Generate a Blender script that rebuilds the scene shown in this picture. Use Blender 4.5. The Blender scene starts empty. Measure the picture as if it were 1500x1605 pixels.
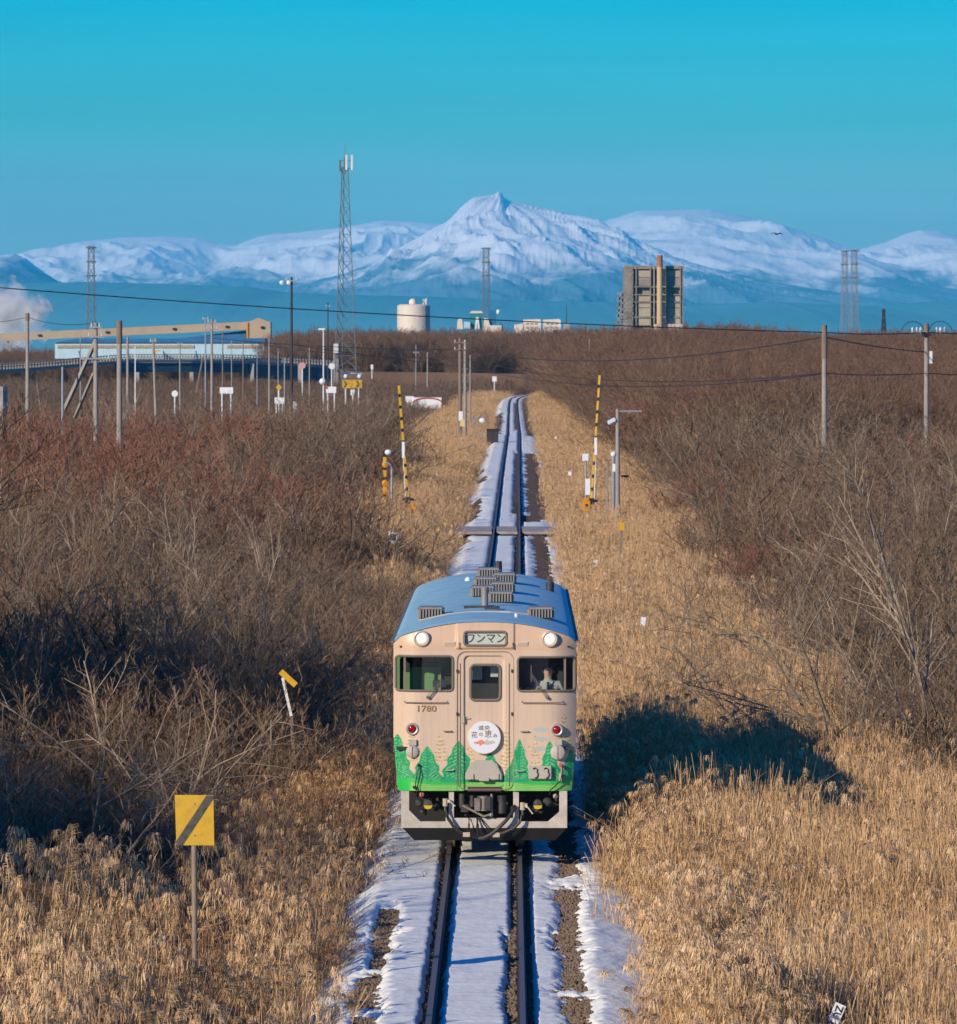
import bpy, bmesh, math, random
import numpy as np
from mathutils import Vector, Matrix

R = math.radians
random.seed(7)
rng = np.random.default_rng(11)
SC = bpy.context.scene
COL = SC.collection

# ------------------------------------------------------------------ camera, sky, sun, exposure
FOC, CAM_H, CXP, HZP = 9400.0, 8.1, 750.0, 545.0      # focal length in photo pixels, eye height, centre column, horizon row
cam = bpy.data.cameras.new('camera')
cam_ob = bpy.data.objects.new('camera', cam); COL.objects.link(cam_ob)
cam_ob.location = (0, 0, CAM_H); cam_ob.rotation_euler = (R(90), 0, 0)
cam.sensor_fit = 'HORIZONTAL'; cam.sensor_width = 36.0
cam.lens = FOC / 1500.0 * 36.0
cam.shift_y = -(802.5 - HZP) / 1500.0
cam.clip_start = 1.0; cam.clip_end = 120000.0
cam.dof.use_dof = True; cam.dof.focus_distance = 97.0; cam.dof.aperture_fstop = 13.0
SC.camera = cam_ob

LIGHT = Vector((1.66, 2.0, -1.0)).normalized()          # the way the sunlight travels
world = bpy.data.worlds.new('World'); SC.world = world; world.use_nodes = True
wn, wl = world.node_tree.nodes, world.node_tree.links
wn.clear()
w_out = wn.new('ShaderNodeOutputWorld'); w_bg = wn.new('ShaderNodeBackground')
w_sky = wn.new('ShaderNodeTexSky'); w_sky.sky_type = 'NISHITA'; w_sky.sun_disc = False
w_sky.sun_elevation = math.asin(-LIGHT.z); w_sky.sun_rotation = math.atan2(-LIGHT.x, -LIGHT.y)
w_sky.air_density = 1.0; w_sky.dust_density = 0.3; w_sky.ozone_density = 2.5
w_tc = wn.new('ShaderNodeTexCoord'); w_sp = wn.new('ShaderNodeSeparateXYZ')
w_ramp = wn.new('ShaderNodeValToRGB'); w_mul = wn.new('ShaderNodeMix')
w_mul.data_type = 'RGBA'; w_mul.blend_type = 'MULTIPLY'; w_mul.inputs[0].default_value = 1.0
w_mr = wn.new('ShaderNodeMapRange'); w_mr.inputs[1].default_value = 0.0; w_mr.inputs[2].default_value = 0.30
wl.new(w_tc.outputs['Generated'], w_sp.inputs[0]); wl.new(w_sp.outputs['Z'], w_mr.inputs[0])
wl.new(w_mr.outputs[0], w_ramp.inputs[0]); wl.new(w_sky.outputs[0], w_mul.inputs[6]); wl.new(w_ramp.outputs[0], w_mul.inputs[7])
w_mp = wn.new('ShaderNodeMapping'); w_mp.inputs['Scale'].default_value = (3, 3, 60); w_nz = wn.new('ShaderNodeTexNoise'); w_nz.inputs['Scale'].default_value = 3.0; w_nz.inputs['Detail'].default_value = 4
w_m2 = wn.new('ShaderNodeMapRange'); w_m2.inputs[1].default_value = 0.35; w_m2.inputs[2].default_value = 0.75; w_m2.inputs[3].default_value = 0.965; w_m2.inputs[4].default_value = 1.07
w_vs = wn.new('ShaderNodeVectorMath'); w_vs.operation = 'SCALE'
wl.new(w_tc.outputs['Generated'], w_mp.inputs[0]); wl.new(w_mp.outputs[0], w_nz.inputs['Vector']); wl.new(w_nz.outputs[0], w_m2.inputs[0]); wl.new(w_mul.outputs[2], w_vs.inputs[0]); wl.new(w_m2.outputs[0], w_vs.inputs['Scale'])
wl.new(w_vs.outputs[0], w_bg.inputs[0]); wl.new(w_bg.outputs[0], w_out.inputs[0])
SKY_STOPS = [(0.0, (0.34, 0.50, 0.68)), (0.065, (0.31, 0.49, 0.69)), (0.125, (0.09, 0.51, 0.71)), (0.195, (0.0, 0.50, 0.79)), (0.5, (0.0, 0.36, 0.92)), (1.0, (0.0, 0.37, 1.0))]
el = w_ramp.color_ramp.elements
while len(el) < len(SKY_STOPS): el.new(0.5)
for e, (p, c) in zip(el, SKY_STOPS): e.position = p; e.color = (*c, 1)
w_bg.inputs[1].default_value = 0.15

sun = bpy.data.lights.new('sun', 'SUN'); sun.energy = 4.8; sun.angle = R(0.5); sun.color = (1.0, 0.85, 0.66)
sun_ob = bpy.data.objects.new('sun', sun); COL.objects.link(sun_ob)
sun_ob.rotation_euler = LIGHT.to_track_quat('-Z', 'Y').to_euler(); sun_ob.location = (-30, -30, 40)

SC.view_settings.view_transform = 'Standard'; SC.view_settings.look = 'None'
SC.view_settings.exposure = 0.0; SC.view_settings.gamma = 1.0; SC.view_settings.use_curve_mapping = False
cy = SC.cycles
cy.max_bounces = 5; cy.diffuse_bounces = 2; cy.glossy_bounces = 2; cy.transmission_bounces = 4
cy.transparent_max_bounces = 8; cy.volume_bounces = 2; cy.use_denoising = True
try: cy.denoiser = 'OPENIMAGEDENOISE'; cy.denoising_prefilter = 'ACCURATE'
except Exception: pass
cy.sample_clamp_indirect = 6.0

# ------------------------------------------------------------------ helpers
def PX(px, d): return (px - CXP) * d / FOC
def PZ(py, d): return CAM_H - (py - HZP) * d / FOC
def PT(px, py, d): return Vector((PX(px, d), d, PZ(py, d)))

def link(o, parent=None):
    COL.objects.link(o)
    if parent is not None: o.parent = parent
    return o
def tag(o, label=None, cat=None, group=None, kind=None):
    if label: o['label'] = label
    if cat: o['category'] = cat
    if group: o['group'] = group
    if kind: o['kind'] = kind
    return o
def empty(name, loc=(0, 0, 0), rz=0.0, label=None, cat=None, group=None):
    o = bpy.data.objects.new(name, None); link(o); o.location = loc; o.rotation_euler = (0, 0, rz); o.empty_display_size = 0.3
    return tag(o, label, cat, group)
def kids(o): return [c for c in ALLKIDS.get(o.name, [])]
ALLKIDS = {}
def copy_tree(o, parent=None):
    c = o.copy(); COL.objects.link(c); c.parent = parent
    for ch in list(o.children): copy_tree(ch, c)
    return c

class MB:
    """collects shapes; build() links them as one mesh"""
    def __init__(s): s.v = []; s.f = []; s.m = []; s.mi = 0
    def add(s, vs, fs):
        o = len(s.v); s.v.extend([tuple(v) for v in vs])
        s.f.extend([tuple(i + o for i in f) for f in fs]); s.m.extend([s.mi] * len(fs))
        return s
    def box(s, c, size, rot=None):
        x, y, z = (q / 2 for q in size)
        vs = [Vector((a, b, e)) for a in (-x, x) for b in (-y, y) for e in (-z, z)]
        if rot is not None: vs = [rot @ v for v in vs]
        c = Vector(c); vs = [v + c for v in vs]
        return s.add(vs, [(0, 1, 3, 2), (4, 6, 7, 5), (0, 4, 5, 1), (2, 3, 7, 6), (0, 2, 6, 4), (1, 5, 7, 3)])
    def bar(s, a, b, w, h=None, up=(0, 0, 1)):
        a, b = Vector(a), Vector(b); h = h or w; d = (b - a)
        L = d.length; d.normalize(); u = Vector(up)
        if abs(d.dot(u)) > 0.98: u = Vector((0, 1, 0))
        r = d.cross(u).normalized(); u = r.cross(d)
        vs = [p + r * (i * w / 2) + u * (j * h / 2) for p in (a, b) for i, j in ((-1, -1), (1, -1), (1, 1), (-1, 1))]
        return s.add(vs, [(3, 2, 1, 0), (4, 5, 6, 7), (0, 1, 5, 4), (1, 2, 6, 5), (2, 3, 7, 6), (3, 0, 4, 7)])
    def cyl(s, a, b, r0, r1=None, n=10, cap=True):
        a, b = Vector(a), Vector(b); r1 = r0 if r1 is None else r1; d = (b - a).normalized()
        u = Vector((0, 0, 1)) if abs(d.z) < 0.9 else Vector((0, 1, 0))
        r = d.cross(u).normalized(); u = r.cross(d)
        vs = [p + (r * math.cos(t) + u * math.sin(t)) * q for p, q in ((a, r0), (b, r1)) for t in [k * 2 * math.pi / n for k in range(n)]]
        fs = [(k, (k + 1) % n, n + (k + 1) % n, n + k) for k in range(n)]
        if cap: fs += [tuple(range(n))[::-1], tuple(range(n, 2 * n))]
        return s.add(vs, fs)
    def tube(s, pts, r, n=6):
        pts = [Vector(p) for p in pts]; rr = r if isinstance(r, (list, tuple)) else [r] * len(pts)
        vs = []; 
        for i, p in enumerate(pts):
            d = (pts[min(i + 1, len(pts) - 1)] - pts[max(i - 1, 0)]).normalized()
            u = Vector((0, 0, 1)) if abs(d.z) < 0.9 else Vector((0, 1, 0))
            q = d.cross(u).normalized(); u = q.cross(d)
            vs += [p + (q * math.cos(t) + u * math.sin(t)) * rr[i] for t in [k * 2 * math.pi / n for k in range(n)]]
        fs = [(i * n + k, i * n + (k + 1) % n, (i + 1) * n + (k + 1) % n, (i + 1) * n + k) for i in range(len(pts) - 1) for k in range(n)]
        fs += [tuple(range(n))[::-1], tuple(range((len(pts) - 1) * n, len(pts) * n))]
        return s.add(vs, fs)
    def prism(s, poly, y0, y1):
        """polygon in x,z pushed from y0 to y1"""
        n = len(poly); vs = [(x, y0, z) for x, z in poly] + [(x, y1, z) for x, z in poly]
        return s.add(vs, [tuple(range(n)), tuple(range(n, 2 * n))[::-1]] + [(k, n + k, n + (k + 1) % n, (k + 1) % n) for k in range(n)])
    def extr(s, poly, vec):
        n = len(poly); vec = Vector(vec); vs = [Vector(p) for p in poly]; vs += [v + vec for v in vs]
        return s.add(vs, [tuple(range(n)), tuple(range(n, 2 * n))[::-1]] + [(k, n + k, n + (k + 1) % n, (k + 1) % n) for k in range(n)])
    def lathe(s, prof, c, axis='Y', n=20):
        """prof: (radius, along)"""
        c = Vector(c); vs = []
        for r, a in prof:
            for k in range(n):
                t = k * 2 * math.pi / n; p, q = r * math.cos(t), r * math.sin(t)
                vs.append(c + (Vector((p, a, q)) if axis == 'Y' else Vector((p, q, a))))
        m = len(prof)
        fs = [(i * n + k, i * n + (k + 1) % n, (i + 1) * n + (k + 1) % n, (i + 1) * n + k) for i in range(m - 1) for k in range(n)]
        fs += [tuple(range(n))[::-1], tuple(range((m - 1) * n, m * n))]
        return s.add(vs, fs)
    def sphere(s, c, r, n=10, m=6, sc=(1, 1, 1)):
        c = Vector(c); vs = []; 
        for i in range(m + 1):
            a = math.pi * i / m
            for k in range(n):
                t = 2 * math.pi * k / n
                vs.append(c + Vector((r * sc[0] * math.sin(a) * math.cos(t), r * sc[1] * math.sin(a) * math.sin(t), r * sc[2] * math.cos(a))))
        return s.add(vs, [(i * n + k, (i + 1) * n + k, (i + 1) * n + (k + 1) % n, i * n + (k + 1) % n) for i in range(m) for k in range(n)])
    def build(s, name, mats, parent=None, smooth=False, bevel=0.0, rev=True):
        me = bpy.data.meshes.new(name); me.from_pydata(s.v, [], s.f)
        mats = mats if isinstance(mats, (list, tuple)) else [mats]
        for m in mats: me.materials.append(m)
        if len(mats) > 1: me.polygons.foreach_set('material_index', s.m)
        bm = bmesh.new(); bm.from_mesh(me)
        bmesh.ops.recalc_face_normals(bm, faces=bm.faces)
        if bevel: bmesh.ops.bevel(bm, geom=[e for e in bm.edges if len(e.link_faces) == 2 and e.calc_face_angle(0) > 0.7], offset=bevel, segments=2, affect='EDGES', clamp_overlap=True)
        for f in bm.faces: f.smooth = smooth
        bm.to_mesh(me); bm.free()
        if smooth: me.set_sharp_from_angle(angle=R(40))
        return link(bpy.data.objects.new(name, me), parent)

def grid_ob(name, X, Y, Z, mat, parent=None, smooth=True):
    n, m = X.shape; me = bpy.data.meshes.new(name)
    co = np.stack([X, Y, Z], -1).reshape(-1, 3)
    i = np.arange(n * m).reshape(n, m); q = np.stack([i[:-1, :-1], i[:-1, 1:], i[1:, 1:], i[1:, :-1]], -1).reshape(-1, 4)
    me.vertices.add(n * m); me.vertices.foreach_set('co', co.astype(np.float32).ravel())
    me.loops.add(q.size); me.loops.foreach_set('vertex_index', q.astype(np.int32).ravel())
    me.polygons.add(len(q)); me.polygons.foreach_set('loop_start', np.arange(0, q.size, 4, dtype=np.int32))
    me.update(calc_edges=True); me.validate()
    if smooth: me.polygons.foreach_set('use_smooth', np.ones(len(q), bool))
    me.materials.append(mat)
    o = bpy.data.objects.new(name, me); return link(o, parent)

def _hash(ix, iy, seed):
    h = (ix.astype(np.int64) * 374761393 + iy.astype(np.int64) * 668265263 + seed * 1442695041) & 0xffffffff
    h = ((h ^ (h >> 13)) * 1274126177) & 0xffffffff
    return ((h ^ (h >> 16)) & 0xffff) / 65535.0
def vnoise(x, y, seed=0):
    ix, iy = np.floor(x), np.floor(y); fx, fy = x - ix, y - iy
    fx = fx * fx * fx * (fx * (fx * 6 - 15) + 10); fy = fy * fy * fy * (fy * (fy * 6 - 15) + 10)
    a, b, c, d = _hash(ix, iy, seed), _hash(ix + 1, iy, seed), _hash(ix, iy + 1, seed), _hash(ix + 1, iy + 1, seed)
    return (a + (b - a) * fx) * (1 - fy) + (c + (d - c) * fx) * fy
def fbm(x, y, seed=0, o=4, g=0.5):
    t = 0; a = 1; n = 0
    for k in range(o): t = t + a * vnoise(x * 2 ** k, y * 2 ** k, seed + k); n += a; a *= g
    return t / n
def ridged(x, y, seed=0, o=4):
    t = 0; a = 1; n = 0
    for k in range(o): t = t + a * (1 - abs(2 * vnoise(x * 2 ** k, y * 2 ** k, seed + k) - 1)); n += a; a *= 0.5
    return t / n

# ------------------------------------------------------------------ materials
def mat(name, col, rough=0.6, metal=0.0, var=0.0, scale=3.0, col2=None, bump=0.0, bscale=20.0, spec=0.5, emit=None, es=0.0, coord='Object', stretch=(1, 1, 1), lo=0.35, hi=0.65):
    m = bpy.data.materials.new(name); m.use_nodes = True
    nt = m.node_tree; b = nt.nodes['Principled BSDF']
    b.inputs['Base Color'].default_value = (*col, 1); b.inputs['Roughness'].default_value = rough
    b.inputs['Metallic'].default_value = metal; b.inputs['Specular IOR Level'].default_value = spec
    if emit: b.inputs['Emission Color'].default_value = (*emit, 1); b.inputs['Emission Strength'].default_value = es
    if var or col2 or bump:
        tc = nt.nodes.new('ShaderNodeTexCoord'); mp = nt.nodes.new('ShaderNodeMapping'); mp.inputs['Scale'].default_value = stretch
        nt.links.new(tc.outputs[coord], mp.inputs[0])
    if var or col2:
        c2 = col2 or tuple(max(0, c * (1 - var)) for c in col)
        nz = nt.nodes.new('ShaderNodeTexNoise'); nz.inputs['Scale'].default_value = scale; nz.inputs['Detail'].default_value = 6; nz.inputs['Roughness'].default_value = 0.65
        mr = nt.nodes.new('ShaderNodeMapRange'); mr.inputs[1].default_value = lo; mr.inputs[2].default_value = hi
        mx = nt.nodes.new('ShaderNodeMix'); mx.data_type = 'RGBA'
        mx.inputs[6].default_value = (*col, 1); mx.inputs[7].default_value = (*c2, 1)
        nt.links.new(mp.outputs[0], nz.inputs['Vector']); nt.links.new(nz.outputs[0], mr.inputs[0])
        nt.links.new(mr.outputs[0], mx.inputs[0]); nt.links.new(mx.outputs[2], b.inputs['Base Color'])
    if bump:
        n2 = nt.nodes.new('ShaderNodeTexNoise'); n2.inputs['Scale'].default_value = bscale; n2.inputs['Detail'].default_value = 5
        bp = nt.nodes.new('ShaderNodeBump'); bp.inputs['Strength'].default_value = bump; bp.inputs['Distance'].default_value = 0.02
        nt.links.new(mp.outputs[0], n2.inputs['Vector']); nt.links.new(n2.outputs[0], bp.inputs['Height']); nt.links.new(bp.outputs[0], b.inputs['Normal'])
    return m
M = {}
M['snow'] = mat('snow', (0.86, 0.865, 0.78), 0.8, bump=0.7, bscale=9, spec=0.2, var=0.08, scale=2)
M['ballast'] = mat('ballast_stone', (0.10, 0.062, 0.038), 0.9, col2=(0.20, 0.14, 0.09), scale=14, bump=1.0, bscale=30, spec=0.1)
M['stone'] = mat('loose_stone', (0.15, 0.105, 0.07), 0.9, col2=(0.26, 0.19, 0.13), scale=5, spec=0.1)
M['rail_rust'] = mat('rusty_rail', (0.045, 0.03, 0.025), 0.7, var=0.4, scale=8)
M['rail_top'] = mat('worn_rail_head', (0.13, 0.12, 0.125), 0.6, 0.3)
M['tie'] = mat('creosoted_timber', (0.05, 0.035, 0.025), 0.9, var=0.4, scale=6)
M['conc'] = mat('concrete', (0.42, 0.39, 0.35), 0.85, var=0.25, scale=2.5, bump=0.3, bscale=12)
M['conc_pole'] = mat('pole_concrete', (0.36, 0.32, 0.27), 0.85, var=0.25, scale=1.5)
M['wood_pole'] = mat('weathered_timber', (0.27, 0.20, 0.14), 0.9, var=0.35, scale=3, stretch=(4, 4, 0.6))
M['dark_pole'] = mat('dark_painted_steel', (0.035, 0.028, 0.03), 0.6, var=0.2, scale=4)
M['galv'] = mat('galvanised_steel', (0.34, 0.36, 0.38), 0.5, 0.3, var=0.2, scale=2)
M['tower'] = mat('tower_steel', (0.22, 0.26, 0.27), 0.55, 0.3, var=0.3, scale=0.5)
M['white'] = mat('white_paint', (0.78, 0.78, 0.76), 0.5, var=0.12, scale=3)
M['whitehot'] = mat('white_board', (0.82, 0.82, 0.82), 0.45, var=0.08, scale=4)
M['yellow'] = mat('yellow_paint', (0.62, 0.36, 0.012), 0.55, col2=(0.42, 0.25, 0.03), scale=7, lo=.45, hi=.8)
M['orange'] = mat('orange_paint', (0.70, 0.28, 0.01), 0.5, var=0.2, scale=5)
M['black'] = mat('black_paint', (0.015, 0.015, 0.017), 0.5, var=0.3, scale=6)
M['dirtyblack'] = mat('worn_black_stripe', (0.035, 0.035, 0.03), 0.7, col2=(0.10, 0.09, 0.06), scale=12)
M['red'] = mat('red_paint', (0.55, 0.10, 0.06), 0.5, var=0.2, scale=6)
M['wire'] = mat('cable_rubber', (0.02, 0.02, 0.022), 0.6)
M['insul'] = mat('porcelain', (0.6, 0.6, 0.58), 0.3)
M['lampglass'] = mat('lamp_housing', (0.6, 0.68, 0.72), 0.3)
M['crow'] = mat('black_feathers', (0.012, 0.012, 0.014), 0.6, var=0.3, scale=30)
# ------------------------------------------------------------------ the line of the track
TRK = np.array([(-200, -1.30), (0, -0.36), (40, -0.18), (71.8, -0.038), (97.6, 0.095), (150, 0.45), (219, 0.93), (267, 1.26), (401, 2.14), (560, 3.25), (700, 4.0), (801, 4.6), (900, 5.2), (964, 5.8), (1010, 7.0), (1057, 9.6), (1100, 14.0), (1200, 29.0), (1400, 75.0)])
def _smooth_track():
    ys = np.arange(-200, 1401, 1.0); xs = np.interp(ys, TRK[:, 0], TRK[:, 1])
    k = np.hanning(61); k /= k.sum(); p = np.pad(xs, 30, mode='edge')
    sm = np.convolve(p, k, 'valid'); return ys, sm
TY, TX = _smooth_track()
def tx(y): return np.interp(y, TY, TX)

def ground_z(x, y):
    """ground height away from the bank: flat marsh with slow swells"""
    s = np.abs(np.asarray(x, float) - tx(np.asarray(y, float)))
    base = -1.25 + 0.35 * (fbm(np.asarray(x) / 9.0 + 50, np.asarray(y) / 14.0 + 20, 3, 3) - 0.5)
    return base + np.clip((4.2 - s) / 1.9, 0, 1) * 0.3

# ---- ground
m_ground = mat('winter_soil', (0.085, 0.058, 0.038), 0.95, col2=(0.17, 0.115, 0.07), scale=0.35, bump=0.6, bscale=4, spec=0.1)
gy = np.concatenate([[-1000, -300, -120], np.arange(-60, 140, 0.8), np.arange(140, 500, 3), np.geomspace(500, 40000, 60)])
gx = np.concatenate([-np.geomspace(14000, 26, 40), np.linspace(-24, 24, 80), np.geomspace(26, 14000, 40)])
GX, GY = np.meshgrid(gx, gy)
GZ = np.where((np.abs(GX) < 26) & (GY < 1500), ground_z(GX, GY), -1.25)
sb = np.abs(GX - tx(GY)); GZ = np.where((sb < 2.3) & (GY < 1300), -1.3, GZ)
tag(grid_ob('ground', GX, GY, GZ, m_ground), kind='structure')

# ---- ballast bank and the snow lying on it
def bank_z(s, wob=0.0):
    a = np.abs(s)
    right = np.where(a < 1.55, -0.19, np.where(a < 3.1, -0.19 - 0.36 * ((a - 1.55) / 1.55) ** 1.2, -0.55 - 0.9 * np.clip((a - 3.1) / 1.3, 0, 1)))
    left = np.where(a < 1.55, -0.19, np.where(a < 2.6, -0.19 - 0.78 * ((a - 1.55) / 1.05) ** 1.25, -0.97 - 0.4 * np.clip((a - 2.6) / 1.6, 0, 1)))
    return np.where(s > 0, right, left)
def bare_mask(s, y):
    """>0 where the snow has gone: beside the rails and in patches along the shoulders"""
    n1 = fbm(s * 3.0 + 9, y * 0.35, 21, 5, 0.6) - 0.5
    n2 = fbm(s * 9.0 + 3, y * 1.5, 31, 4, 0.65) - 0.5
    n3 = (fbm(s * 2.2 + 3, y * 6.0, 32, 3, 0.6) - 0.5) * (y < 135)
    n4 = 1 + 0.9 * (fbm(s * 0 + 2, y * 0.9, 33, 3) - 0.5)
    m = np.full(np.shape(s), -1.0)
    far = np.clip((y - 120) / 80, 0, 1)
    def patch(c, w, y0, y1, gain=1.0, soft=6.0):
        yy = np.minimum((y - y0), (y1 - y)) / soft * 2
        return np.minimum(1 - np.abs(s - c - 0.10 * (fbm(s * 0 + 5, y * 0.25, 41, 2) - 0.5)) / (w * n4), yy) * gain + n1 * 0.9 + n2 * 0.8 + n3 * 1.5
    P = [(1.25, 0.165, 77.0, 91.5, 1, 2.5), (1.28, 0.15, 60, 76.4, 1, 2.0), (1.32, 0.2, 93.4, 103.5, 1, 2.5), (1.3, 0.20, 105, 112, 1, 4),
         (-1.38, 0.14, 84.3, 88.2, 1, 1.5), (-1.38, 0.10, 79.5, 83.8, .9, 1.5), (-1.42, 0.16, 74.9, 79.0, 1, 1.6), (-1.38, 0.16, 72.2, 74.0, 1, 1.2), (-1.3, 0.2, 60, 71, 1, 2),
         (0.44, 0.07, 60, 84, 1, 3), (1.45, 0.32, 205, 268, 1, 10), (0.43, 0.07, 205, 266, .9, 8), (0, 2.4, 262.5, 274.5, 1, 2), (-2.2, .6, 255, 264, 1, 3),
         (1.5, 0.55, 290, 470, 1, 20), (0.38, 0.13, 300, 470, .9, 30), (1.7, 0.5, 560, 1020, 1, 40), (-1.9, 0.9, 575, 760, .7, 30), (0.33, 0.14, 600, 900, .6, 30),
         (-1.9, 0.45, 290, 330, .8, 8), (-1.8, 0.35, 372, 388, .8, 5), (-2.3, 0.5, 405, 420, .8, 5),(1.2,0.5,284,294,1,5)]
    for c, w, y0, y1, g, so in P:
        m = np.maximum(m, patch(c, w, y0, y1, g, so))
    for rs in (-0.565, 0.565):                                 # meltwater trough along each rail
        e = 0.105 + 0.035 * (n2 * 2) + 0.03 * (rs > 0) 
        m = np.maximum(m, (e - np.abs(s - rs)) * 14)
    return m
def snow_thick(s, y):
    base = 0.085 + 0.03 * (fbm(s * 2, y * 1.1, 5, 3) - 0.5) + 0.016 * (fbm(s * 1.4 + y * .2, y * 5.5, 6, 3, .6) - .5) * (y < 131)
    rip = 0.030 * (fbm((s * 0.8 + y * 0.25) * 3.0, (y - s * 2.6) * 1.5, 77, 4, 0.6) - 0.5) * np.clip(0.3 + (np.abs(s) - 1.0) * 1.6, 0.3, 2.0)
    drift = 0.03 * (vnoise(s * 0.9, y * 0.13, 12) - 0.3)
    edge = np.clip((2.95 + 0.7 * (s > 0) * (y < 96) + 0.5 * (fbm(s * 0 + y * 0.31, y * 0.31, 15, 3) - 0.5) * 2 - np.abs(s)) * 0.9, -0.4, 1)
    t = (base + rip + drift) * np.clip(edge * 4, -1.5, 1)
    return np.where(bare_mask(s, y) > 0, -0.045, t * np.clip(0.12 + -bare_mask(s, y) * 1.1, 0.1, 1))
def strip(name, s, ys, zf, m):
    S, Y = np.meshgrid(s, ys); X = S + tx(Y)
    return grid_ob(name, X, Y, zf(S, Y), m)
s_fine = np.concatenate([np.linspace(-4.4, -2.7, 12), np.arange(-2.6, 2.61, 0.035), np.linspace(2.7, 4.4, 12)])
s_mid = np.arange(-4.2, 4.21, 0.10)
zb = lambda S, Y: bank_z(S) + 0.035 * (fbm(S * 14, Y * 12, 8, 2) - 0.5)
zs = lambda S, Y: bank_z(S) + snow_thick(S, Y)
y_near = np.arange(56, 130, 0.055)
y_mid = np.arange(129.9, 1180, 0.6)
for nm, zf, m in (('ballast_bank', zb, M['ballast']), ('snow_cover', zs, M['snow'])):
    tag(strip(nm, s_fine, y_near, zf, m), kind='structure')
    tag(strip(nm, s_mid, y_mid, zf, m), kind='structure')
    tag(strip(nm, s_mid, np.arange(-60, 56.5, 0.5), zf, m), kind='structure')

# ---- rails, sleepers
def rail_mb(side, ys):
    prof = [(-0.06, -0.155), (0.06, -0.155), (0.06, -0.143), (0.012, -0.125), (0.012, -0.04), (0.034, -0.03), (0.034, 0.0), (-0.034, 0.0), (-0.034, -0.03), (-0.012, -0.04), (-0.012, -0.125), (-0.06, -0.143)]
    mb = MB(); n = len(prof); vs = []
    for y in ys:
        x0 = float(tx(y)) + side * 0.5675 ; sx = float(tx(y + 1) - tx(y - 1)) / 2
        vs += [(x0 + u, y - sx * u, w) for u, w in prof]
    for i in range(len(ys) - 1):
        for k in range(n):
            mb.f.append((i * n + k, i * n + (k + 1) % n, (i + 1) * n + (k + 1) % n, (i + 1) * n + k)); mb.m.append(1 if k in (6,) else 0)
    mb.v = vs
    mb.f += [tuple(range(n)), tuple(range((len(ys) - 1) * n, len(ys) * n))[::-1]]; mb.m += [0, 0]
    return mb
ry = np.concatenate([np.arange(-60, 260, 10), np.arange(260, 900, 8), np.arange(900, 1180, 4)])
trk = empty('railway_track', (0, 0, 0), label='single railway track of two steel rails running away through the snow to a distant bend', cat='railway track')
for sd in (-1, 1): rail_mb(sd, ry).build('rail', [M['rail_rust'], M['rail_top']], trk)
mb = MB()
for y in np.arange(60, 320, 0.62): mb.box((float(tx(y)), y, -0.235), (2.0, 0.22, 0.12))
tag(mb.build('sleepers', M['tie'], trk), kind='stuff')

# loose stones on the bare ballast
def ico(seed):
    r = random.Random(seed); bm = bmesh.new(); bmesh.ops.create_icosphere(bm, subdivisions=1, radius=1)
    for v in bm.verts: v.co *= r.uniform(.7, 1.15); v.co.z *= .7
    me = bpy.data.meshes.new('stone'); bm.to_mesh(me); bm.free(); me.materials.append(M['stone']); return me
def src_collection(name, meshes):
    c = bpy.data.collections.new(name)
    for k, me in enumerate(meshes):
        o = bpy.data.objects.new('%s_%02d' % (name, k), me); c.objects.link(o)
    return c
def scatter(name, col, pts, rots, scls, idx, label=None, cat=None):
    """one object of many copies of the shapes in col (nobody could count them)"""
    me = bpy.data.meshes.new(name); n = len(pts); me.vertices.add(n)
    me.vertices.foreach_set('co', np.asarray(pts, np.float32).ravel())
    a = me.attributes.new('rot', 'FLOAT_VECTOR', 'POINT'); a.data.foreach_set('vector', np.asarray(rots, np.float32).ravel())
    a = me.attributes.new('scl', 'FLOAT_VECTOR', 'POINT'); a.data.foreach_set('vector', np.asarray(scls, np.float32).ravel())
    a = me.attributes.new('idx', 'INT', 'POINT'); a.data.foreach_set('value', np.asarray(idx, np.int32))
    o = link(bpy.data.objects.new(name, me))
    g = bpy.data.node_groups.new(name + '_nodes', 'GeometryNodeTree')
    g.interface.new_socket('Geometry', in_out='INPUT', socket_type='NodeSocketGeometry')
    g.interface.new_socket('Geometry', in_out='OUTPUT', socket_type='NodeSocketGeometry')
    N, L = g.nodes, g.links
    gi, go = N.new('NodeGroupInput'), N.new('NodeGroupOutput'); iop = N.new('GeometryNodeInstanceOnPoints')
    ci = N.new('GeometryNodeCollectionInfo'); ci.inputs[0].default_value = col; ci.inputs[1].default_value = True; ci.inputs[2].default_value = True
    def at(nm, t, out):
        q = N.new('GeometryNodeInputNamedAttribute'); q.data_type = t; q.inputs[0].default_value = nm
        return q.outputs['Attribute']
    L.new(gi.outputs[0], iop.inputs['Points']); L.new(ci.outputs[0], iop.inputs['Instance'])
    iop.inputs['Pick Instance'].default_value = True
    L.new(at('idx', 'INT', 0), iop.inputs['Instance Index']); L.new(at('scl', 'FLOAT_VECTOR', 0), iop.inputs['Scale'])
    e2r = N.new('FunctionNodeEulerToRotation'); L.new(at('rot', 'FLOAT_VECTOR', 0), e2r.inputs[0]); L.new(e2r.outputs[0], iop.inputs['Rotation'])
    L.new(iop.outputs[0], go.inputs[0])
    md = o.modifiers.new('scatter', 'NODES'); md.node_group = g
    tag(o, label, cat, kind='stuff'); return o
c_st = src_collection('stone_shape', [ico(k) for k in range(5)])
s_ = rng.uniform(-1.9, 1.9, 90000); y_ = rng.uniform(60, 120, 90000)
bm_ = bare_mask(s_, y_); keep = bm_ > -0.03; s_, y_ = s_[keep][:26000], y_[keep][:26000]; n = len(s_)
z_ = bank_z(s_) + 0.012
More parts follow.
